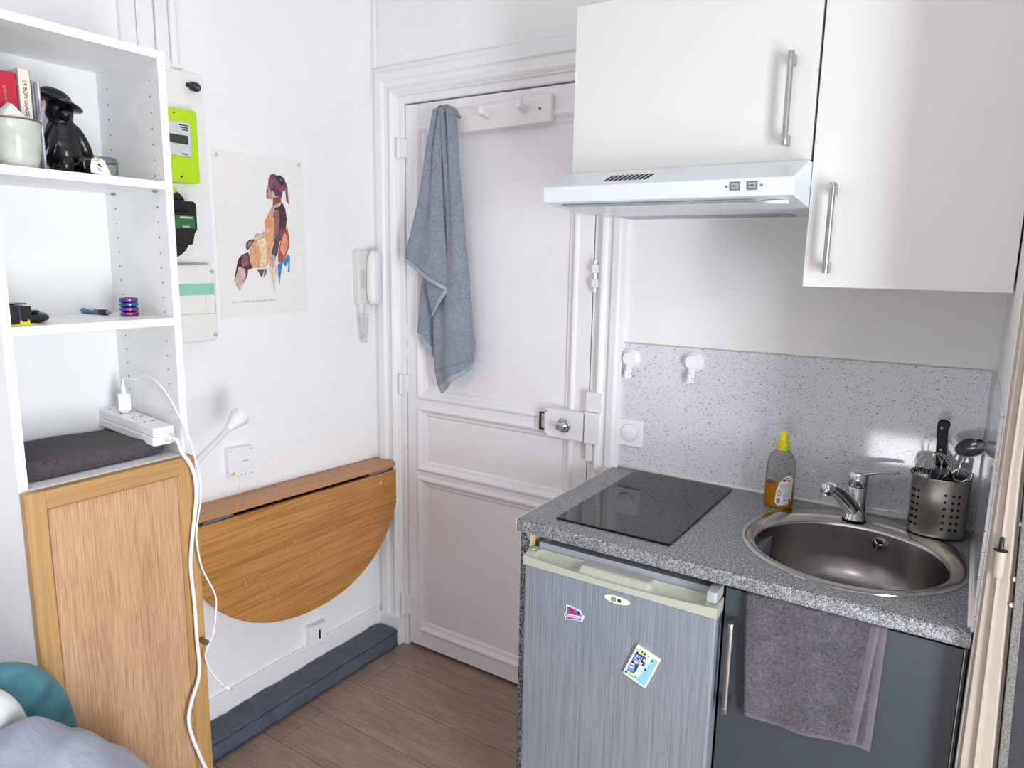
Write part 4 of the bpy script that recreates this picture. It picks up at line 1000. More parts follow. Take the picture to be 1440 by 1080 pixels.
# splashbacks
def splash():
    t = NT('flecked_splashback')
    v = t.co((1, 1, 1)); rt = t.node('ShaderNodeMapping'); rt.inputs['Rotation'].default_value = (0, math.radians(32), 0); t.link(v, rt.inputs['Vector'])
    st = t.node('ShaderNodeMapping'); st.inputs['Scale'].default_value = (.55, .55, 1.5); t.link(rt.outputs['Vector'], st.inputs['Vector'])
    wob = t.node('ShaderNodeTexNoise'); wob.inputs['Scale'].default_value = 130; t.link(v, wob.inputs['Vector'])
    mx = t.node('ShaderNodeVectorMath', operation='MULTIPLY_ADD'); mx.inputs[1].default_value = (.008, .008, .008); t.link(wob.outputs['Color'], mx.inputs[0]); t.link(st.outputs['Vector'], mx.inputs[2])
    def flecks(scale, lo, k):
        vo = t.node('ShaderNodeTexVoronoi'); vo.inputs['Scale'].default_value = scale; t.link(mx.outputs[0], vo.inputs['Vector'])
        sp = t.node('ShaderNodeSeparateColor'); t.link(vo.outputs['Color'], sp.inputs[0])
        s = t.node('ShaderNodeMath', operation='SUBTRACT'); t.link(sp.outputs[0], s.inputs[0]); s.inputs[1].default_value = lo
        m = t.node('ShaderNodeMath', operation='MULTIPLY'); t.link(s.outputs[0], m.inputs[0]); m.inputs[1].default_value = k
        l = t.node('ShaderNodeMath', operation='LESS_THAN'); t.link(vo.outputs['Distance'], l.inputs[0]); t.link(m.outputs[0], l.inputs[1])
        return l.outputs[0], sp.outputs[1]
    f1, r1 = flecks(200, -.05, .34); f2, r2 = flecks(360, .35, .45)
    c = t.mix(f1, lin('dbdbe2'), t.ramp(r1, [(.15, '565963'), (.9, 'a3a6ae')]))
    c = t.mix(f2, c, t.ramp(r2, [(.45, '8b8e96'), (.6, 'f4f4f4')], 'CONSTANT'))
    t.color(c); t.set(Roughness=.07, Specular_IOR_Level=.5)
    t.bump(t.noise(v, 9, 3), .02, .002)
    return t.m
SPL = splash()
ZB = 1.294
b = B(); b.prism([(1.0135, HC), (1.958, HC), (1.958, 1.297), (1.0135, 1.291)], 'y', -.005, -.0005); sb = thing('splashback', 'white flecked glossy splashback panel on the wall behind the worktop', 'splashback', (1.486, -.003, HC))
obj('panel', b, SPL, sb)
b = B(); b.hexa([(1.0135, -.0062, 1.2905), (1.958, -.0062, 1.2965), (1.958, -.0005, 1.2965), (1.0135, -.0005, 1.2905), (1.0135, -.0062, 1.2925), (1.958, -.0062, 1.2985), (1.958, -.0005, 1.2985), (1.0135, -.0005, 1.2925)]) ; obj('top_sealant', b, flat('sealant_grey', 'b9b6ae', .6), sb)
b = B(); b.box(XR-.0055, XR-.0005, -.5745, -.0055, HC, 1.295); tag(obj('splashback', b, SPL), 'narrow flecked splashback panel on the right niche wall', 'splashback')

# suction hooks
def suction(x, z, label):
    t_ = thing('suction_hook', label, 'hook', (x, -.0055, z), 'suction hooks on the splashback')
    b = B(); b.profile((x, -.0055, z), (x, -.03, z), [(0, .030), (.002, .0300), (.007, .026), (.0125, .021), (.0130, .0)], 36); obj('suction_cup', b, PLAS, t_, smooth=35)
    b = B(); b.profile((x, -.0185, z), (x, -.03, z), [(0, .0195), (.009, .0195), (.010, .0185), (.0102, 0)], 32); obj('cap', b, flat('cap_white', 'f3f3f4', .3), t_, smooth=35)
    b = B(); b.box(x-.010, x+.009, -.024, -.0175, z-.046, z-.015); b.box(x-.010, x+.002, -.033, -.0242, z-.062, z-.034); b.box(x+.002, x+.009, -.030, -.0242, z-.060, z-.046); obj('hook', b, PLAS, t_, bev=.003, seg=3)
    return t_
s0 = suction(1.049, 1.2465, 'white suction hook next to the door casing above the round switch')
dup(s0, (1.244, -.0055, 1.2535), 'white suction hook in the open middle of the splashback')
# round light switch
sw = thing('light_switch', 'square white light switch with a round rocker on the splashback', 'light switch', (1.0535, -.006, .974))
b = B(); b.box(1.0145, 1.0985, -.0125, -.0052, .9735, 1.0575); obj('plate', b, flat('switch_white', 'f1f1f4', .3), sw, bev=.002)
b = B(); b.profile((1.0545, -.0126, 1.0155), (1.0545, -.02, 1.0155), [(0, .0265), (.0032, .0262), (.0040, .0250), (.0042, 0)], 44); obj('rocker', b, flat('switch_white2', 'f4f4f7', .28), sw, smooth=35)
b = B(); b.profile((1.0545, -.01255, 1.0155), (1.0545, -.02, 1.0155), [(0, .0275), (.0003, .0275), (.0003, .0262)], 44); obj('rocker_gap', b, flat('gap_grey', '9a9aa0', .8), sw)

# glass hob
HG = NT('black_hob_glass'); HG.color('0c0d0f'); HG.set(Roughness=.025, Specular_IOR_Level=.42)
b = B(); b.box(1.090, 1.386, -.522, -.030, HC+.0003, HC+.006); tag(obj('hob', b, HG.m, bev=.0015), 'black glass hob set in the left half of the worktop', 'hob')

# round inset sink
sk = thing('sink', 'round stainless steel sink set in the worktop', 'sink', (SC[0], SC[1], .76))
def ell(cx, cyy, rx, ry, z, n=96): return [(cx+rx*math.cos(2*PI*k/n), cyy+ry*math.sin(2*PI*k/n), z) for k in range(n)]
bx, by = 1.7245, -.302
b = B(); b.loft([ell(*SC, .2365, .2495, HC+.0004), ell(*SC, .2360, .2490, HC+.0028), ell(*SC, .2340, .2470, HC+.0038), ell(bx, by+.008, .2210, .2140, HC+.0032), ell(bx, by+.004, .2180, .2080, HC+.0006), ell(bx, by, .2050, .1930, HC-.001), ell(bx, by, .2010, .1890, HC-.003), ell(bx, by, .1975, .1855, HC-.009)]); obj('rim', b, STEEL_R, sk, smooth=50)
b = B(); b.loft([ell(bx, by, .1975, .1855, HC-.009), ell(bx, by, .1945, .1825, HC-.03), ell(bx, by, .187, .175, HC-.08), ell(bx, by, .176, .164, HC-.115), ell(bx, by, .158, .147, HC-.136), ell(bx, by, .13, .12, HC-.147), ell(bx, by, .05, .05, HC-.153), ell(bx, by, .042, .042, HC-.155)], 0, True, False, False); obj('bowl', b, STEEL_S, sk, smooth=60)
b = B(); b.lathe([(.044, .0), (.042, .002), (.036, .001), (.030, -.004), (0, -.004)], (bx, by, HC-.154), 36); obj('drain', b, STEEL_R, sk, smooth=40)
ov = Vector((1.772, -.1325, .866)); on = Vector((-.22, -.95, .16)).normalized()
b = B(); b.profile(ov-on*.004, ov+on*.01, [(0, .017), (.007, .017), (.009, .0155), (.009, .0125), (.006, .0120)], 32, cap=False); of = obj('overflow', b, CHROME, sk, smooth=40)
b = B(); b.profile(ov, ov+on*.01, [(0, .0122), (.0025, .0122)], 24); b.bm.faces.ensure_lookup_table(); obj('overflow_hole', b, DARK, of)
b = B()
for k in range(3):
    a = 2*PI*k/3+.5; u_ = on.orthogonal().normalized(); w_ = on.cross(u_); d_ = u_*math.cos(a)+w_*math.sin(a); b.cyl(ov+on*.004, ov+on*.004+d_*.012, .0022, n=8)
b.cyl(ov+on*.001, ov+on*.007, .0035, n=12); obj('overflow_cross', b, CHROME, of)

# mixer tap
tp = thing('mixer_tap', 'chrome single lever mixer tap behind the sink bowl', 'tap', (1.708, -.080, HC+.004))
tx, ty = 1.708, -.080
b = B(); b.lathe([(.0285, 0), (.0285, .004), (.0255, .009), (.0242, .03), (.0238, .082), (.023, .085)], (tx, ty, HC+.0042), 36); obj('body', b, CHROME, tp, smooth=40)
b = B()
P0, P1 = Vector((tx-.006, ty-.008, HC+.030)), Vector((1.660, -.196, HC+.108))
lo = []
for k in range(13):
    f = k/12; c = P0.lerp(P1, f)+Vector((0, 0, .006*math.sin(PI*f))); d_ = (P1-P0).normalized(); sd = d_.cross(Vector((0, 0, 1))).normalized(); upv = sd.cross(d_)
    w, h = lerp(.0195, .0155, f), lerp(.0185, .0115, f)
    lo.append([c+sd*(w*math.copysign(abs(math.cos(a))**.7, math.cos(a)))+upv*(h*math.copysign(abs(math.sin(a))**.7, math.sin(a))) for a in [2*PI*i/24 for i in range(24)]])
b.loft(lo, 0, True, True, True); obj('spout', b, CHROME, tp, smooth=60)
b = B(); b.profile((1.657, -.203, HC+.119), (1.654, -.212, HC+.085), [(0, .010), (.003, .0135), (.024, .0140), (.026, .0125), (.030, .0120)], 28); obj('aerator', b, CHROME, tp, smooth=40)
b = B(); b.lathe([(.0235, .0875), (.0243, .090), (.0243, .112), (.0225, .120), (.015, .126), (0, .127)], (tx, ty, HC+.0042), 36); lv = obj('cartridge_cap', b, CHROME, tp, smooth=50)
b = B()
lo = []
LP = [(0, (1.704, -.080, HC+.118), .019, .008), (1, (1.728, -.0785, HC+.126), .0165, .0065), (2, (1.752, -.074, HC+.132), .0125, .005), (3, (1.776, -.069, HC+.135), .010, .0042), (4, (1.790, -.066, HC+.1355), .0085, .004), (5, (1.796, -.0645, HC+.1350), .0045, .003)]
for _, c, w, h in LP:
    lo.append([(c[0], c[1]+w*math.cos(a), c[2]+h*math.sin(a)) for a in [2*PI*i/20 for i in range(20)]])
b.loft(lo, 0, True, True, True); obj('lever', b, CHROME, tp, smooth=60)

# washing-up liquid bottle
bt = thing('soap_bottle', 'clear washing up liquid bottle with yellow cap and orange liquid', 'bottle', (1.524, -.088, HC))
bcx, bcy = 1.524, -.090
prof = [(.0, .0005), (.92, .0005), (.98, .006), (1, .02), (1, .07), (.99, .10), (.965, .118), (.90, .131), (.76, .143), (.58, .150), (.42, .155), (.40, .160)]
BR = .037
b = B(); b.lathe([(r*BR, z) for r, z in prof], (bcx, bcy, HC), 56, 0, 1, .66, False, False, 2.4); obj('bottle', b, thin_clear('clear_plastic', 'ecedea', .1), bt, smooth=60)
LQ = NT('orange_soap'); LQ.color('e99a1a'); LQ.set(Roughness=.15, Transmission_Weight=.2, IOR=1.2)
b = B(); b.lathe([(.0, .001), (.89*BR, .001), (.95*BR, .007), (.965*BR, .02), (.965*BR, .062), (0, .062)], (bcx, bcy, HC+.0005), 56, 0, 1, .65, False, False, 2.4); obj('liquid', b, LQ.m, bt, smooth=40)
YC = flat('yellow_cap', 'cfc71c', .35)
b = B(); b.lathe([(.0165, .156), (.0170, .158), (.0170, .163), (.0160, .164), (.0170, .165), (.0168, .176), (.0155, .179), (.0, .179)], (bcx, bcy, HC), 36); cap = obj('cap', b, YC, bt, smooth=35)
b = B(); b.lathe([(.0095, .179), (.0105, .185), (.0100, .198), (.007, .201), (.0045, .205), (0, .206)], (bcx, bcy, HC), 28); obj('nozzle', b, flat('yellow_nozzle', 'e6dd14', .35), cap, smooth=40)
def bsurf(x, off=.0004):
    dx_ = min(abs(x-bcx)/BR, .999); return bcy-BR*.66*(1-dx_**2.4)**(1/2.4)-off
def patch(b, poly, off, m=0, n=10):
    """flat outline (x, z) laid on the bottle's front"""
    zs_ = [p[1] for p in poly]; z0, z1 = min(zs_), max(zs_)
    def xs_at(z):
        r = []
        for (x0, a), (x1, c) in zip(poly, poly[1:]+poly[:1]):
            if (a <= z < c) or (c <= z < a): r.append(x0+(x1-x0)*(z-a)/(c-a))
        return (min(r), max(r)) if len(r) >= 2 else None
    rows = []
    for i in range(n+1):
        z = lerp(z0+1e-5, z1-1e-5, i/n); r = xs_at(z)
        if r: rows.append([b.v((lerp(r[0], r[1], j/8), bsurf(lerp(r[0], r[1], j/8), off), z)) for j in range(9)])
    for a_, c_ in zip(rows, rows[1:]):
        for j in range(8): b.face([a_[j], a_[j+1], c_[j+1], c_[j]], m)
X = lambda f: bcx-BR+2*BR*f; Zb = lambda h: HC+h
lab_ = [(X(.44), Zb(.016)), (X(.55), Zb(.010)), (X(.80), Zb(.012)), (X(.94), Zb(.022)), (X(.965), Zb(.06)), (X(.95), Zb(.088)), (X(.86), Zb(.094)), (X(.70), Zb(.088)), (X(.56), Zb(.073)), (X(.46), Zb(.050))]
b = B(); patch(b, lab_, .0006, 0, 24); lb = obj('label', b, flat('label_white', 'ebebec', .4), bt, smooth=180, recalc=False)
b = B()
def rect(x0, x1, z0, z1, m, off=.0009): patch(b, [(X(x0), Zb(z0)), (X(x1), Zb(z0)), (X(x1), Zb(z1)), (X(x0), Zb(z1))], off, m, 2)
rect(.66, .78, .077, .083, 1); rect(.80, .92, .077, .083, 2); rect(.74, .84, .0855, .088, 3)
for k in range(6): rect(.58+.01*(k < 2), .93, .0555+.0028*k, .0568+.0028*k, 0)
for k in range(7): rect(.70, .93, .034+.0028*k, .0353+.0028*k, 0)
for k in range(3): rect(.70+.05*k, .92, .015+.003*k, .0163+.003*k, 0)
rect(.88, .93, .022, .031, 4); rect(.72, .85, .024, .030, 0)
cx_, cz_ = .575, .044
for s, m, off in ((1, 3, .0009), (.72, 5, .0011)): patch(b, [(X(cx_-.085*s), Zb(cz_)), (X(cx_), Zb(cz_-.0105*s)), (X(cx_+.085*s), Zb(cz_)), (X(cx_), Zb(cz_+.0105*s))], off, m, 8)
rect(.565, .59, .0415, .0495, 4, .0013); rect(.565, .59, .0385, .0402, 4, .0013)
patch(b, [(X(.56+.065*math.cos(a)), Zb(.0235+.0055*math.sin(a))) for a in [2*PI*k/16 for k in range(16)]], .0010, 1, 8); rect(.53, .59, .0222, .0248, 5, .0012)
obj('print', b, [flat('print_mid', '9fa0a6', .6), flat('print_navy', '38507f', .5), flat('print_orange', 'e08a32', .5), flat('print_red', 'c22f3a', .5), flat('print_black', '2a2a2c', .5), flat('print_white', 'f2f2f2', .5)], lb, recalc=False)
b = B(); 
for k in range(6): patch(b, [(X(.08+.055*k), Zb(.066)), (X(.08+.055*k+.038), Zb(.066)), (X(.085+.055*k+.038), Zb(.0755)), (X(.085+.055*k), Zb(.0755))], .0004, 0, 2)
for x0, x1 in ((.14, .22), (.24, .33)): patch(b, [(X(x0), Zb(.080)), (X(x1), Zb(.080)), (X(x1), Zb(.085)), (X(x0), Zb(.085))], .0004, 1, 2)
obj('front_print', b, [flat('print_dark', '3a3a3e', .6), flat('print_pinkish', 'b78a8a', .6)], bt, recalc=False)

# utensil holder
uc = (1.884, -.073)
uh = thing('utensil_holder', 'perforated steel utensil holder in the corner behind the sink', 'utensil holder', (uc[0], uc[1], HC+.004))
b = B(); SX, SY = .0605, .0475
b.lathe([(0, .001), (.96, .001), (.985, .003), (1, .008), (1.005, .10), (1.01, .138), (1.025, .1405), (1.025, .1425), (1.0, .1425), (.99, .138), (.985, .010), (0, .006)], (uc[0], uc[1], HC+.0045), 72, 0, SX, SY, False, False, 2.5)
H = [b]
def csurf(th):
    e = 2/2.5; ca, sa = math.cos(th), math.sin(th)
    return Vector((uc[0]+SX*1.005*math.copysign(abs(ca)**e, ca), uc[1]+SY*1.005*math.copysign(abs(sa)**e, sa), 0))
for cth in (-2.62, -2.47, -2.25, -1.42, -1.16, -.92):
    for r in range(6):
        z = HC+.030+.0165*r
        p = csurf(cth); n_ = (csurf(cth+.02)-csurf(cth-.02)).cross(Vector((0, 0, 1))).normalized()
        q_ = p+Vector((0, 0, z))
        b.cyl(q_-n_*.0004, q_+n_*.0004, .0034, n=12, m=1)
obj('cup', b, [metal('cup_steel', 'a9a49c', .32, (1, 1, .03)), DARK], uh, smooth=40)
# utensils standing in it
kn_ = thing('kitchen_knife', 'kitchen knife with black riveted handle standing in the utensil holder', 'knife', (1.882, -.060, HC+.02))
b = B(); kp = [(-.011, 0), (.013, 0), (.017, .006), (.012, .020), (.0115, .05), (.012, .085), (.0165, .100), (.0150, .107), (.006, .113), (-.004, .112), (-.0095, .105), (-.011, .095)]
Mk = Matrix.Translation((1.879, -.060, HC+.167)) @ Euler((math.radians(-4), math.radians(-4), 0)).to_matrix().to_4x4()
b.prism(kp, 'y', -.0085, .0085); b.xf(Mk); kh = obj('handle', b, flat('handle_black', '0a0a0b', .45, spec=.3), kn_, bev=.003, seg=3)
b = B(); b.prism([(x*1.012, z+.0004) for x, z in kp], 'y', -.0012, .0012); b.xf(Mk); obj('tang', b, STEEL_R, kh)
b = B()
for z in (.040, .092): b.cyl((-.001, -.0087, z), (-.001, -.0092, z), .0028, n=14)
b.xf(Mk); obj('rivet', b, GREYM, kh)
b = B(); b.prism([(-.010, 0), (.015, 0), (.015, -.06), (.006, -.14), (-.010, -.148)], 'y', -.0011, .0011); b.xf(Mk); obj('blade', b, STEEL_R, kn_)
wk = thing('whisk', 'steel wire balloon whisk standing in the utensil holder', 'whisk', (1.853, -.088, HC+.02))
b = B(); Mw = Matrix.Translation((1.853, -.088, HC+.03)) @ Euler((math.radians(5), math.radians(4), 0)).to_matrix().to_4x4()
b.cyl((0, 0, 0), (0, 0, .075), .006, n=14); b.xf(Mw); obj('grip', b, STEEL_R, wk, smooth=40)
b = B()
for k in range(6):
    a = PI*k/6; pts = []
    for i in range(29):
        t_ = -1+2*i/28; r = .037*math.sin(PI*abs(t_)**.75*.98+.05) if abs(t_) > .001 else 0
        pts.append((math.cos(a)*r*math.copysign(1, t_), math.sin(a)*r*math.copysign(1, t_), .178-.105*abs(t_)**1.5))
    b.tube(pts, .00085, 6)
b.xf(Mw); obj('wires', b, STEEL_R, wk, smooth=180)
ss = thing('serving_spoon', 'steel serving spoon with its dark bowl against the right wall', 'spoon', (1.930, -.060, HC+.02))
b = B(); b.tube(smooth_path([(1.905, -.062, HC+.02), (1.912, -.062, HC+.12), (1.918, -.061, HC+.175), (1.926, -.060, HC+.196)], 6), [.004]*19, 10); obj('handle', b, STEEL_R, ss, smooth=180)
b = B(); b.grid(lambda u, v: ((lambda r, a: (r*math.cos(a)*.034, r*math.sin(a)*.022, -.012*(1-r*r)))(u, 2*PI*v)), 10, 36)
bmesh.ops.remove_doubles(b.bm, verts=b.bm.verts, dist=.00005)
b.xf(Matrix.Translation((1.9345, -.062, HC+.222)) @ Euler((math.radians(68), math.radians(-22), math.radians(8))).to_matrix().to_4x4()); obj('bowl', b, metal('dark_steel_spoon', '6f6e70', .18), ss, smooth=180, solid=.0012)
po_ = thing('can_opener', 'steel kitchen tool with a ring end leaning at the right of the utensil holder', 'kitchen tool', (1.925, -.085, HC+.02))
b = B(); rc = Vector((1.921, -.090, HC+.158)); ra, rb = Vector((1, .25, .1)).normalized(), Vector((-.1, -.25, 1)).normalized()
b.tube([rc+ra*(.0175*math.cos(a))+rb*(.0165*math.sin(a)) for a in [2*PI*k/36 for k in range(37)]], .0032, 8); obj('ring_end', b, CHROME, po_, smooth=180)
b = B(); b.tube(smooth_path([(1.915, -.075, HC+.02), (1.922, -.08, HC+.10), (1.940, -.086, HC+.150), (1.942, -.087, HC+.166)], 6), .0042, 10); b.tube(smooth_path([(1.921, -.094, HC+.02), (1.920, -.098, HC+.10), (1.928, -.104, HC+.146)], 6), .004, 10); obj('arm', b, STEEL_R, po_, smooth=180)
sa_ = thing('spatula', 'black plastic spatula end standing between whisk and knife', 'spatula', (1.880, -.085, HC+.02))
b = B(); b.box(1.869, 1.901, -.092, -.086, HC+.12, HC+.170); obj('blade', b, flat('navy_plastic', '20252f', .45), sa_, bev=.005)
b = B(); b.cyl((1.885, -.087, HC+.02), (1.885, -.089, HC+.122), .004, n=10); obj('handle', b, BLACKP, sa_)
lad = thing('ladle', 'small steel ladle with rounded back at the left of the utensil holder', 'ladle', (1.838, -.075, HC+.02))
b = B(); b.grid(lambda u, v: (.020*math.sin(u*PI/2)*math.cos(2*PI*v), .016*math.sin(u*PI/2)*math.sin(2*PI*v), -.014*math.cos(u*PI/2)), 8, 28); bmesh.ops.remove_doubles(b.bm, verts=b.bm.verts, dist=.00005)
b.xf(Matrix.Translation((1.840, -.092, HC+.150)) @ Euler((math.radians(100), math.radians(10), 0)).to_matrix().to_4x4()); obj('bowl', b, STEEL_R, lad, smooth=180, solid=.001)
b = B(); b.tube([(1.843, -.078, HC+.02), (1.841, -.085, HC+.14)], .0032, 8); obj('handle', b, STEEL_R, lad, smooth=180)

# ------------------------------------------------------------------ under-counter fridge
def brushed():
    t = NT('brushed_silver_front'); v = t.co((1, 1, .012)); f = t.noise(v, 620, 3, .6); v2 = t.co((1, 1, .03)); g = t.noise(v2, 120, 3)
    c = t.ramp(f, [(.32, '727983'), (.5, '949ba5'), (.7, 'a6adb7')]); c = t.mix(.3, c, t.ramp(g, [(.35, '868d97'), (.65, 'a0a7b1')]))
    t.color(c); t.set(Roughness=.36, Metallic=.25, Specular_IOR_Level=.4); t.bump(f, .08, .0006); return t.m
FRD = flat('fridge_grey', '8f959b', .4)
FRT = flat('fridge_trim', 'b6baad', .38)
fr = thing('fridge', 'small silver fridge with a pale green grey handle strip under the worktop', 'fridge', (1.285, -.3, 0))
FX0_, FX1_ = 1.0495, 1.5235
b = B(); b.box(1.066, 1.512, -.545, -.04, .015, .830); obj('cabinet', b, FRD, fr, bev=.004)
b = B(); b.box(1.064, 1.514, -.556, -.04, .8302, .8465)
for x, y in ((1.076, -.535), (1.076, -.505)): b.lathe([(.005, 0), (.0045, .0012), (0, .0015)], (x, y, .8465), 12, 1)
obj('top_plate', b, [flat('fridge_top', '9aa0a8', .32), PLAS_G], fr, bev=.004, seg=3)
b = B(); b.box(FX0_, FX1_, -.602, -.552, .03, .8015); dr = obj('door', b, brushed(), fr, bev=.006, seg=3)
b = B(); NX, NY = 140, 22
def tz(x, y):
    m = math.sin(PI*min(1, max(0, (x-1.055)/.462)))
    lip = lerp(.826, .8165, m**.7)
    k = min(1, max(0, (y+.603)/.022)); base = lerp(lip, .831, k*k*(3-2*k))
    d = 0
    for x0, x1 in ((1.073, 1.195), (1.368, 1.496)):
        if x0 < x < x1:
            s = (x-x0)/(x1-x0); yy = (y+.5815)/.0185
            d = max(d, .026*math.sin(PI*s)**.45*max(0, 1-yy*yy)**.45)
    return max(.803, base-d)
def trim(u, v):
    x = lerp(FX0_-.001, FX1_+.001, u); y = lerp(-.6055, -.553, v)
    return (x, y, tz(x, y))
V = b.grid(trim, NX, NY)
per = [V[i][0] for i in range(NX+1)]+[V[NX][j] for j in range(1, NY+1)]+[V[i][NY] for i in range(NX-1, -1, -1)]+[V[0][j] for j in range(NY-1, 0, -1)]
low = [b.v((p.co.x, p.co.y, .8017)) for p in per]
for i in range(len(per)): j = (i+1) % len(per); b.face([per[i], per[j], low[j], low[i]])
b.face(low)
obj('handle_strip', b, FRT, dr, smooth=38)
b = B(); b.cyl((1.060, -.578, .833), (1.060, -.578, .8342), .0045, n=14); obj('hinge_screw', b, PLAS_G, dr)
b = B(); b.prism([(1.500, -.604), (1.518, -.604), (1.522, -.600), (1.522, -.545), (1.497, -.545)], 'z', .8342, .858); obj('hinge_cover', b, flat('hinge_grey', 'a9aeb0', .38), fr, bev=.004, seg=3)
b = B(); b.prism([(1.299+.0315*math.cos(a), .7795+.0095*math.sin(a)) for a in [2*PI*k/48 for k in range(48)]], 'y', -.6052, -.6021); bg = obj('badge', b, flat('badge_cream', 'e6ead8', .35), dr, bev=.0008)
b = B(); y_ = -.6055
def bar(x0, x1, z0, z1): b.box(1.299+x0, 1.299+x1, y_, -.6051, .7795+z0, .7795+z1)
bar(-.0135, -.0120, -.0050, .0050)
bar(-.0110, -.0096, -.0050, .0050); bar(-.0036, -.0022, -.0050, .0050); bar(-.0110, -.0022, .0037, .0050); bar(-.0110, -.0022, -.0050, -.0037); bar(-.0085, -.0047, -.0010, .0026); bar(-.0078, -.0054, -.0030, -.0014)
b.prism([(1.299+.0062+.0055*x, .7795+.0055*z) for x, z in ((-1, 0), (0, -1), (1, 0), (0, 1))], 'y', y_, -.6051)
for x, z in ((.0022, .0035), (.0102, .0035), (.0022, -.0035), (.0102, -.0035)): bar(x-.0007, x+.0007, z-.0007, z+.0007)
obj('badge_marks', b, INK, bg)
# magnets
mg = thing('sticker_magnet', 'small jagged blue and red souvenir magnet at the upper left of the fridge door', 'magnet', (1.192, -.603, .694))
oute = [(1.170, .732), (1.181, .731), (1.195, .7265), (1.208, .724), (1.211, .7155), (1.2195, .711), (1.213, .697), (1.196, .6985), (1.169, .694), (1.165, .707), (1.171, .716)]
oute = [(x, z+(x-1.19)*.10) for x, z in oute]
ctr = (1.191, .711)
ins = lambda s: [(ctr[0]+(x-ctr[0])*s, ctr[1]+(z-ctr[1])*s) for x, z in oute]
b = B(); b.prism(oute, 'y', -.6045, -.6022); obj('backing', b, flat('magnet_white', 'e9e6ef', .4), mg)
b = B(); b.poly(ins(.86), 'y', -.6047); obj('picture', b, flat('magnet_violet', '6f6fb4', .4), mg)
b = B(); b.poly([(1.177, .726), (1.187, .7255), (1.197, .716), (1.193, .7115), (1.185, .713), (1.176, .719)], 'y', -.6049)
obj('lobster_red', b, flat('magnet_red', 'b5274b', .4), mg) if False else obj('red_figure', b, flat('magnet_red', 'b5274b', .4), mg)
b = B(); b.poly([(1.171, .708), (1.217, .7135), (1.214, .7065), (1.172, .7005)], 'y', -.6050); ban = obj('banner', b, flat('magnet_pale', 'efdfe6', .4), mg)
b = B(); random.seed(3)
for k in range(15): x = 1.174+.0027*k; z = .7040+(x-1.174)*.135; b.box(x, x+.0017, -.60525, -.6051, z-.0008, z+.0014+.0006*random.random())
obj('lettering', b, flat('magnet_pink', 'cf4a6a', .5), ban)
b = B(); b.box(1.2005, 1.2095, -.6050, -.6048, .7155, .7195); b.box(1.201, 1.204, -.6050, -.6048, .7195, .7215); obj('navy_mark', b, flat('magnet_navy', '26285c', .5), mg)
tm = thing('tile_magnet', 'white ceramic tile magnet with a blue house picture on the fridge door', 'magnet', (1.367, -.605, .589))
T0, T1, T3 = Vector((1.355, .690)), Vector((1.411, .671)), Vector((1.323, .610))
def tile(u, v, y): p = T0+(T1-T0)*u+(T3-T0)*v; return (p.x, y, p.y)
b = B(); b.hexa([tile(0, 0, -.6022), tile(1, 0, -.6022), tile(1, 1, -.6022), tile(0, 1, -.6022), tile(0, 0, -.609), tile(1, 0, -.609), tile(1, 1, -.609), tile(0, 1, -.609)]); obj('tile', b, flat('tile_white', 'ecebe6', .2), tm, bev=.0008)
b = B(); pal = ['8fd0e6', 'd7eef2', 'b9d98a', '2d4f9c', '16204a', 'e9e2a0', '6f9a4a', 'a8483f', 'eef3f4', '2f3a2c', '6f9fd6']
def tp_(pts, m, k): b.poly([tile(u, v, 0)[::2] for u, v in pts], 'y', -.6091-.00003*k, m)
tp_([(.06, .06), (.94, .06), (.94, .94), (.06, .94)], 1, 0); tp_([(.75, .06), (.94, .06), (.94, .94), (.55, .94)], 0, 1); tp_([(.06, .06), (.5, .06), (.42, .2), (.06, .2)], 2, 1); tp_([(.06, .86), (.45, .86), (.5, .94), (.06, .94)], 2, 2)
tp_([(.08, .22), (.50, .16), (.56, .30), (.60, .44), (.40, .48), (.42, .70), (.36, .82), (.10, .84)], 3, 3)
for k in range(6): tp_([(.12, .26+.045*k), (.40, .24+.045*k), (.40, .255+.045*k), (.12, .275+.045*k)], 8, 4)
for u, v, s in ((.14, .2, .05), (.33, .22, .05), (.46, .36, .045), (.16, .52, .05), (.12, .72, .05), (.26, .34, .04), (.10, .9, .05), (.4, .1, .05), (.28, .09, .04)): tp_([(u-s, v), (u, v-s), (u+s, v), (u, v+s)], 4, 5)
for u, v, s in ((.2, .13, .05), (.26, .47, .05), (.44, .42, .05), (.2, .6, .06), (.5, .28, .05)): tp_([(u-s, v-s*.6), (u+s, v-s), (u+s*.8, v+s), (u-s, v+s*.7)], 5, 6)
tp_([(.08, .62), (.30, .60), (.34, .80), (.10, .82)], 10, 6); tp_([(.11, .66), (.28, .64), (.28, .68), (.11, .70)], 8, 7)
for u, v, s, m in ((.46, .2, .035, 7), (.34, .76, .05, 7), (.74, .16, .06, 6), (.68, .5, .045, 9), (.5, .86, .045, 6), (.56, .12, .03, 6)): tp_([(u-s, v), (u, v-s), (u+s, v), (u, v+s)], m, 8)
for f in b.bm.faces:
    f.normal_update()
    if f.normal.y > 0: f.normal_flip()
obj('picture', b, [flat('tile_'+c, c, .3) for c in pal], tm, recalc=False)

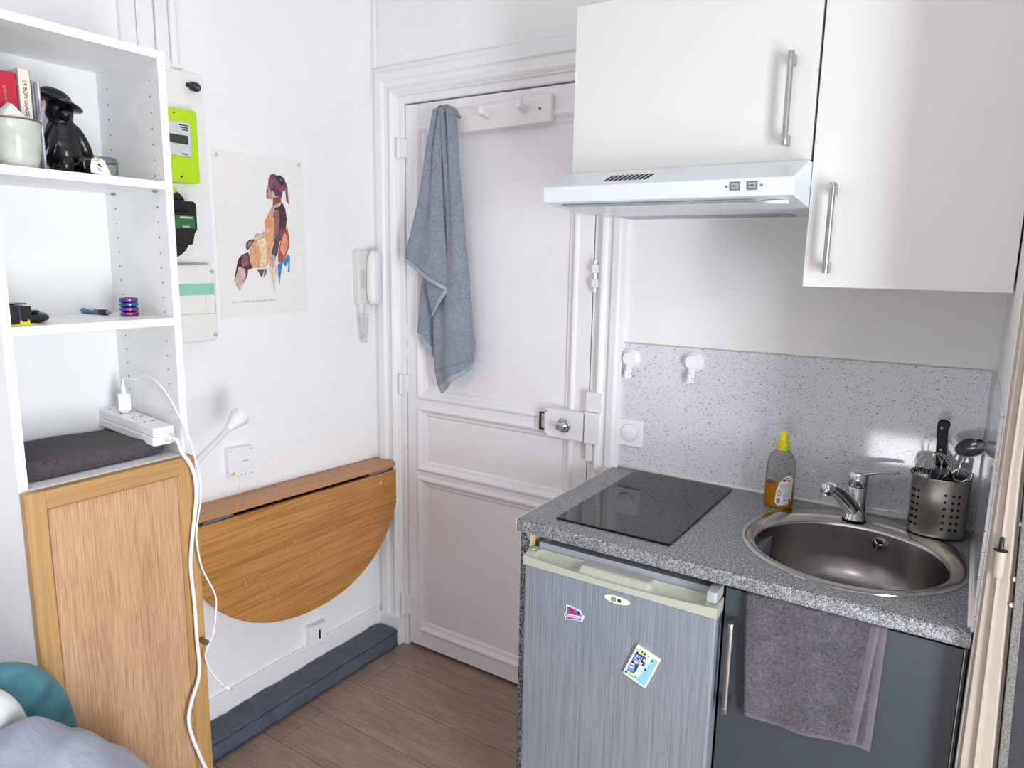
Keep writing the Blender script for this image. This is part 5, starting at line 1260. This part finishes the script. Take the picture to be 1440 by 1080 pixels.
# ------------------------------------------------------------------ sink base cabinet
GD = NT('slate_gloss_front'); GD.color('3f464d'); GD.set(Roughness=.22, Specular_IOR_Level=.45); GD.bump(GD.noise(GD.co(), 6, 3), .02, .003)
bs = thing('sink_cabinet', 'dark slate grey cabinet under the sink', 'cabinet', (1.745, -.29, 0))
b = B(); b.box(1.530, 1.546, -.54, -.02, .0, .8685); b.box(1.944, 1.9635, -.54, -.02, 0, .8685); b.box(1.546, 1.944, -.54, -.02, .10, .116); b.box(1.546, 1.944, -.03, -.02, .116, .72); b.box(1.546, 1.944, -.50, -.485, 0, .10); obj('carcass', b, flat('carcass_grey', '5c6268', .5), bs)
b = B(); b.box(1.529, 1.9565, -.562, -.5425, .10, .858); bd = obj('door', b, GD.m, bs, bev=.0012)
b = B(); b.box(1.9575, 1.9590, -.562, -.5425, .10, .858); obj('edge_band', b, flat('pale_edge', 'b3b0ab', .4), bd)
def bar_handle(parent, x, z0, z1, y, name='handle', out=.034, r=.0062):
    b = B(); b.profile((x, y-out, z0), (x, y-out, z1), [(0, r*.95), (.0008, r), (.013, r), (.0135, r*.93), (.0145, r*.93), (.015, r), (z1-z0-.015, r), (z1-z0-.0145, r*.93), (z1-z0-.0135, r*.93), (z1-z0-.013, r), (z1-z0-.0008, r), (z1-z0, r*.95)], 22)
    b.box(x-.0045, x+.0045, y-out+.002, y-.0002, z0+.001, z0+.022); b.box(x-.0045, x+.0045, y-out+.002, y-.0002, z1-.022, z1-.001)
    return obj(name, b, STEEL, parent, smooth=40)
bar_handle(bd, 1.5535, .592, .798, -.562)

# hand towel over the cabinet door
HT = terry('grey_hand_towel', '3b383f', '757079', 165, 1.0, .006)  # wide tone contrast: shade between the loops is put into the colour
HH = fabric('grey_towel_hem', '5f5b63', '6f6a72', 1400, 30, .1)
b = B()
def wv(u, v): return -.003*math.sin(v*6+u*3)-.003*math.sin(v*13+1)-.004*u
def fr_(u, v):
    s = plin([(0, 0), (1, 1)], u); x0 = lerp(1.5735, 1.589, s); x1 = lerp(1.822, 1.803, s)
    zb_ = lerp(.588, .606, 0)+.0*v; zt_ = .862
    zbot = plin([(0, .592), (.25, .588), (.6, .594), (.9, .606), (1, .612)], v)
    return (lerp(x0, x1, v), -.5705+wv(u, v)+(.004*(1-min(1, u*12))), lerp(zt_, zbot, u))
b.grid(fr_, 40, 34, lambda u, v: 1 if (v > .925 or u > .965) else 0)
def bk_(u, v):
    x0 = lerp(1.60, 1.62, u); x1 = lerp(1.8345, 1.829, u); zbot = plin([(0, .602), (.7, .606), (1, .603)], v)
    return (lerp(x0, x1, v), -.5655+.5*wv(u, v), lerp(.862, zbot, u))
b.grid(bk_, 40, 34, lambda u, v: 1 if v > .935 or u > .97 else 0)
def ov_(u, v):
    a = PI*u; x = lerp(1.5735, 1.8345, v)
    return (x, -.5525-.0155*math.cos(a), .860+.0065*math.sin(a))
b.grid(ov_, 10, 34)
b.grid(lambda u, v: (lerp(1.58, 1.83, v), -.537, lerp(.861, .70, u)), 20, 20)
tag(obj('hand_towel', b, [HT, HH], smooth=180, solid=.004, recalc=False), 'grey terry hand towel hung over the door of the sink cabinet', 'towel')

# ------------------------------------------------------------------ upper cabinets and hood
def upper(name, label, x0, x1, z0, z1, hx, hz0, hz1):
    t_ = thing(name, label, 'cabinet', ((x0+x1)/2, -.17, z0))
    b = B(); b.box(x0+.001, x1-.001, -.328, -.001, z0+.001, z1-.001); obj('carcass', b, KITW, t_, bev=.001)
    b = B(); b.box(x0, x1, -.347, -.3295, z0, z1); d = obj('door', b, KITW, t_, bev=.0012)
    bar_handle(d, hx, hz0, hz1, -.347)
    return t_
upper('wall_cabinet', 'white wall cabinet above the range hood', 1.0095, 1.5815, 1.7535, 2.148, 1.5325, 1.783, 1.968)
upper('wall_cabinet', 'taller white wall cabinet at the right, hanging lower than the hood', 1.5865, 1.9635, 1.4885, 2.148, 1.6355, 1.518, 1.702)

HW = flat('hood_white_enamel', 'dde4ea', .25)
hd = thing('range_hood', 'white range hood with black vent slots under the wall cabinet', 'range hood', (1.298, -.25, 1.655))
b = B(); HP = [(-.4985, 1.669), (-.5035, 1.704), (-.371, 1.7505), (-.001, 1.7505), (-.001, 1.659), (-.335, 1.655)]
b.prism([(y, z) for y, z in HP], 'x', 1.017, 1.5855); obj('housing', b, HW, hd, bev=.003, seg=3)
t = NT('grease_filter'); v = t.co(); n_ = t.noise(v, 14, 5, .7); m_ = t.ramp(n_, [(.35, '8b9096'), (.6, 'b4b8bc')]); t.color(m_); t.set(Roughness=.4, Metallic=.2)
b = B(); b.hexa([(1.05, -.470, 1.6640), (1.50, -.470, 1.6640), (1.50, -.05, 1.6548), (1.05, -.05, 1.6548), (1.05, -.470, 1.6655), (1.50, -.470, 1.6655), (1.50, -.05, 1.6580), (1.05, -.05, 1.6580)]); 
obj('filter', b, t.m, hd)
b = B(); b.profile((1.535, -.43, 1.664), (1.535, -.43, 1.655), [(0, .028), (.006, .026), (.008, .012), (.0082, 0)], 28); obj('lamp_lens', b, flat('lens_white', 'f0f1ee', .3), hd, smooth=40)
sl = Vector((0, .1325, .0465)).normalized(); nrm = Vector((0, -.0465, .1325)).normalized(); so0 = Vector((0, -.5035, 1.704))
b = B()
for k in range(9):
    x = 1.158+k*.0122
    P = [so0+sl*s+nrm*.0006+Vector((xx, 0, 0)) for s, xx in ((.036, x), (.036, x+.0078), (.088, x+.0078), (.088, x))]
    b.face([b.v(p) for p in P])
obj('vent_slots', b, DARK, hd, recalc=False)
def onfront(x, z, off): f = (z-1.669)/.035; return (x, lerp(-.4985, -.5035, f)-off, z)
for x in (1.471, 1.5055):
    b = B()
    b.hexa([onfront(x-.0105, 1.681, 0), onfront(x+.0105, 1.681, 0), onfront(x+.0105, 1.681, .0025), onfront(x-.0105, 1.681, .0025), onfront(x-.0105, 1.698, 0), onfront(x+.0105, 1.698, 0), onfront(x+.0105, 1.698, .0025), onfront(x-.0105, 1.698, .0025)]); sw_ = obj('switch', b, flat('switch_grey', '7d8184', .4), hd, bev=.0006)
    b = B(); b.hexa([onfront(x-.007, 1.684, .0026), onfront(x+.007, 1.684, .0026), onfront(x+.007, 1.684, .0036), onfront(x-.007, 1.684, .0036), onfront(x-.007, 1.695, .0026), onfront(x+.007, 1.695, .0026), onfront(x+.007, 1.695, .0056), onfront(x-.007, 1.695, .0056)]); obj('switch_key', b, flat('switch_grey2', 'a1a5a8', .35), sw_)
    b = B(); b.box(x-.004, x+.004, -.5085, -.5082, 1.6885, 1.6900); obj('switch_mark', b, INK, sw_)
b = B()
for x in (1.4535, 1.5235): p = Vector(onfront(x, 1.6895, 0)); b.cyl(p, p+Vector((0, -.0014, 0)), .0026, n=12)
obj('screw', b, GREYM, hd)

# ================================================================== LIGHT
w = bpy.data.worlds.new('daylight'); scn.world = w; w.use_nodes = True
bgn = w.node_tree.nodes['Background']; bgn.inputs[0].default_value = (.80, .90, 1, 1); bgn.inputs[1].default_value = 2.5
def area(name, loc, rot, sx_, sy_, power, col):
    l = bpy.data.lights.new(name, 'AREA'); l.shape = 'RECTANGLE'; l.size = sx_; l.size_y = sy_; l.energy = power; l.color = col
    o = bpy.data.objects.new(name, l); COL.objects.link(o); o.location = loc; o.rotation_euler = rot; return o
area('window_daylight', (XF-.005, (WY0+WY1)/2, (WZ0+WZ1)/2), (0, math.radians(90), 0), WZ1-WZ0-.1, WY1-WY0-.04, 68, (.90, .95, 1))
area('low_window_daylight', ((FX0+FX1)/2, YF+.005, (FZ0+FZ1)/2), (math.radians(90), 0, 0), FX1-FX0, FZ1-FZ0, 9, (.95, .97, 1))
area('warm_fill', (1.5, -2.3, ZC-.03), (0, 0, 0), .5, .5, 7, (1, .90, .76))  # unseen warm fill light, added to tint the upper walls

vs_ = scn.view_settings; vs_.view_transform = 'Standard'; vs_.look = 'None'; vs_.gamma = 1; vs_.use_curve_mapping = False; vs_.exposure = .14
scn.cycles.max_bounces = 10; scn.cycles.diffuse_bounces = 6; scn.cycles.transparent_max_bounces = 12; scn.cycles.caustics_reflective = False; scn.cycles.caustics_refractive = False
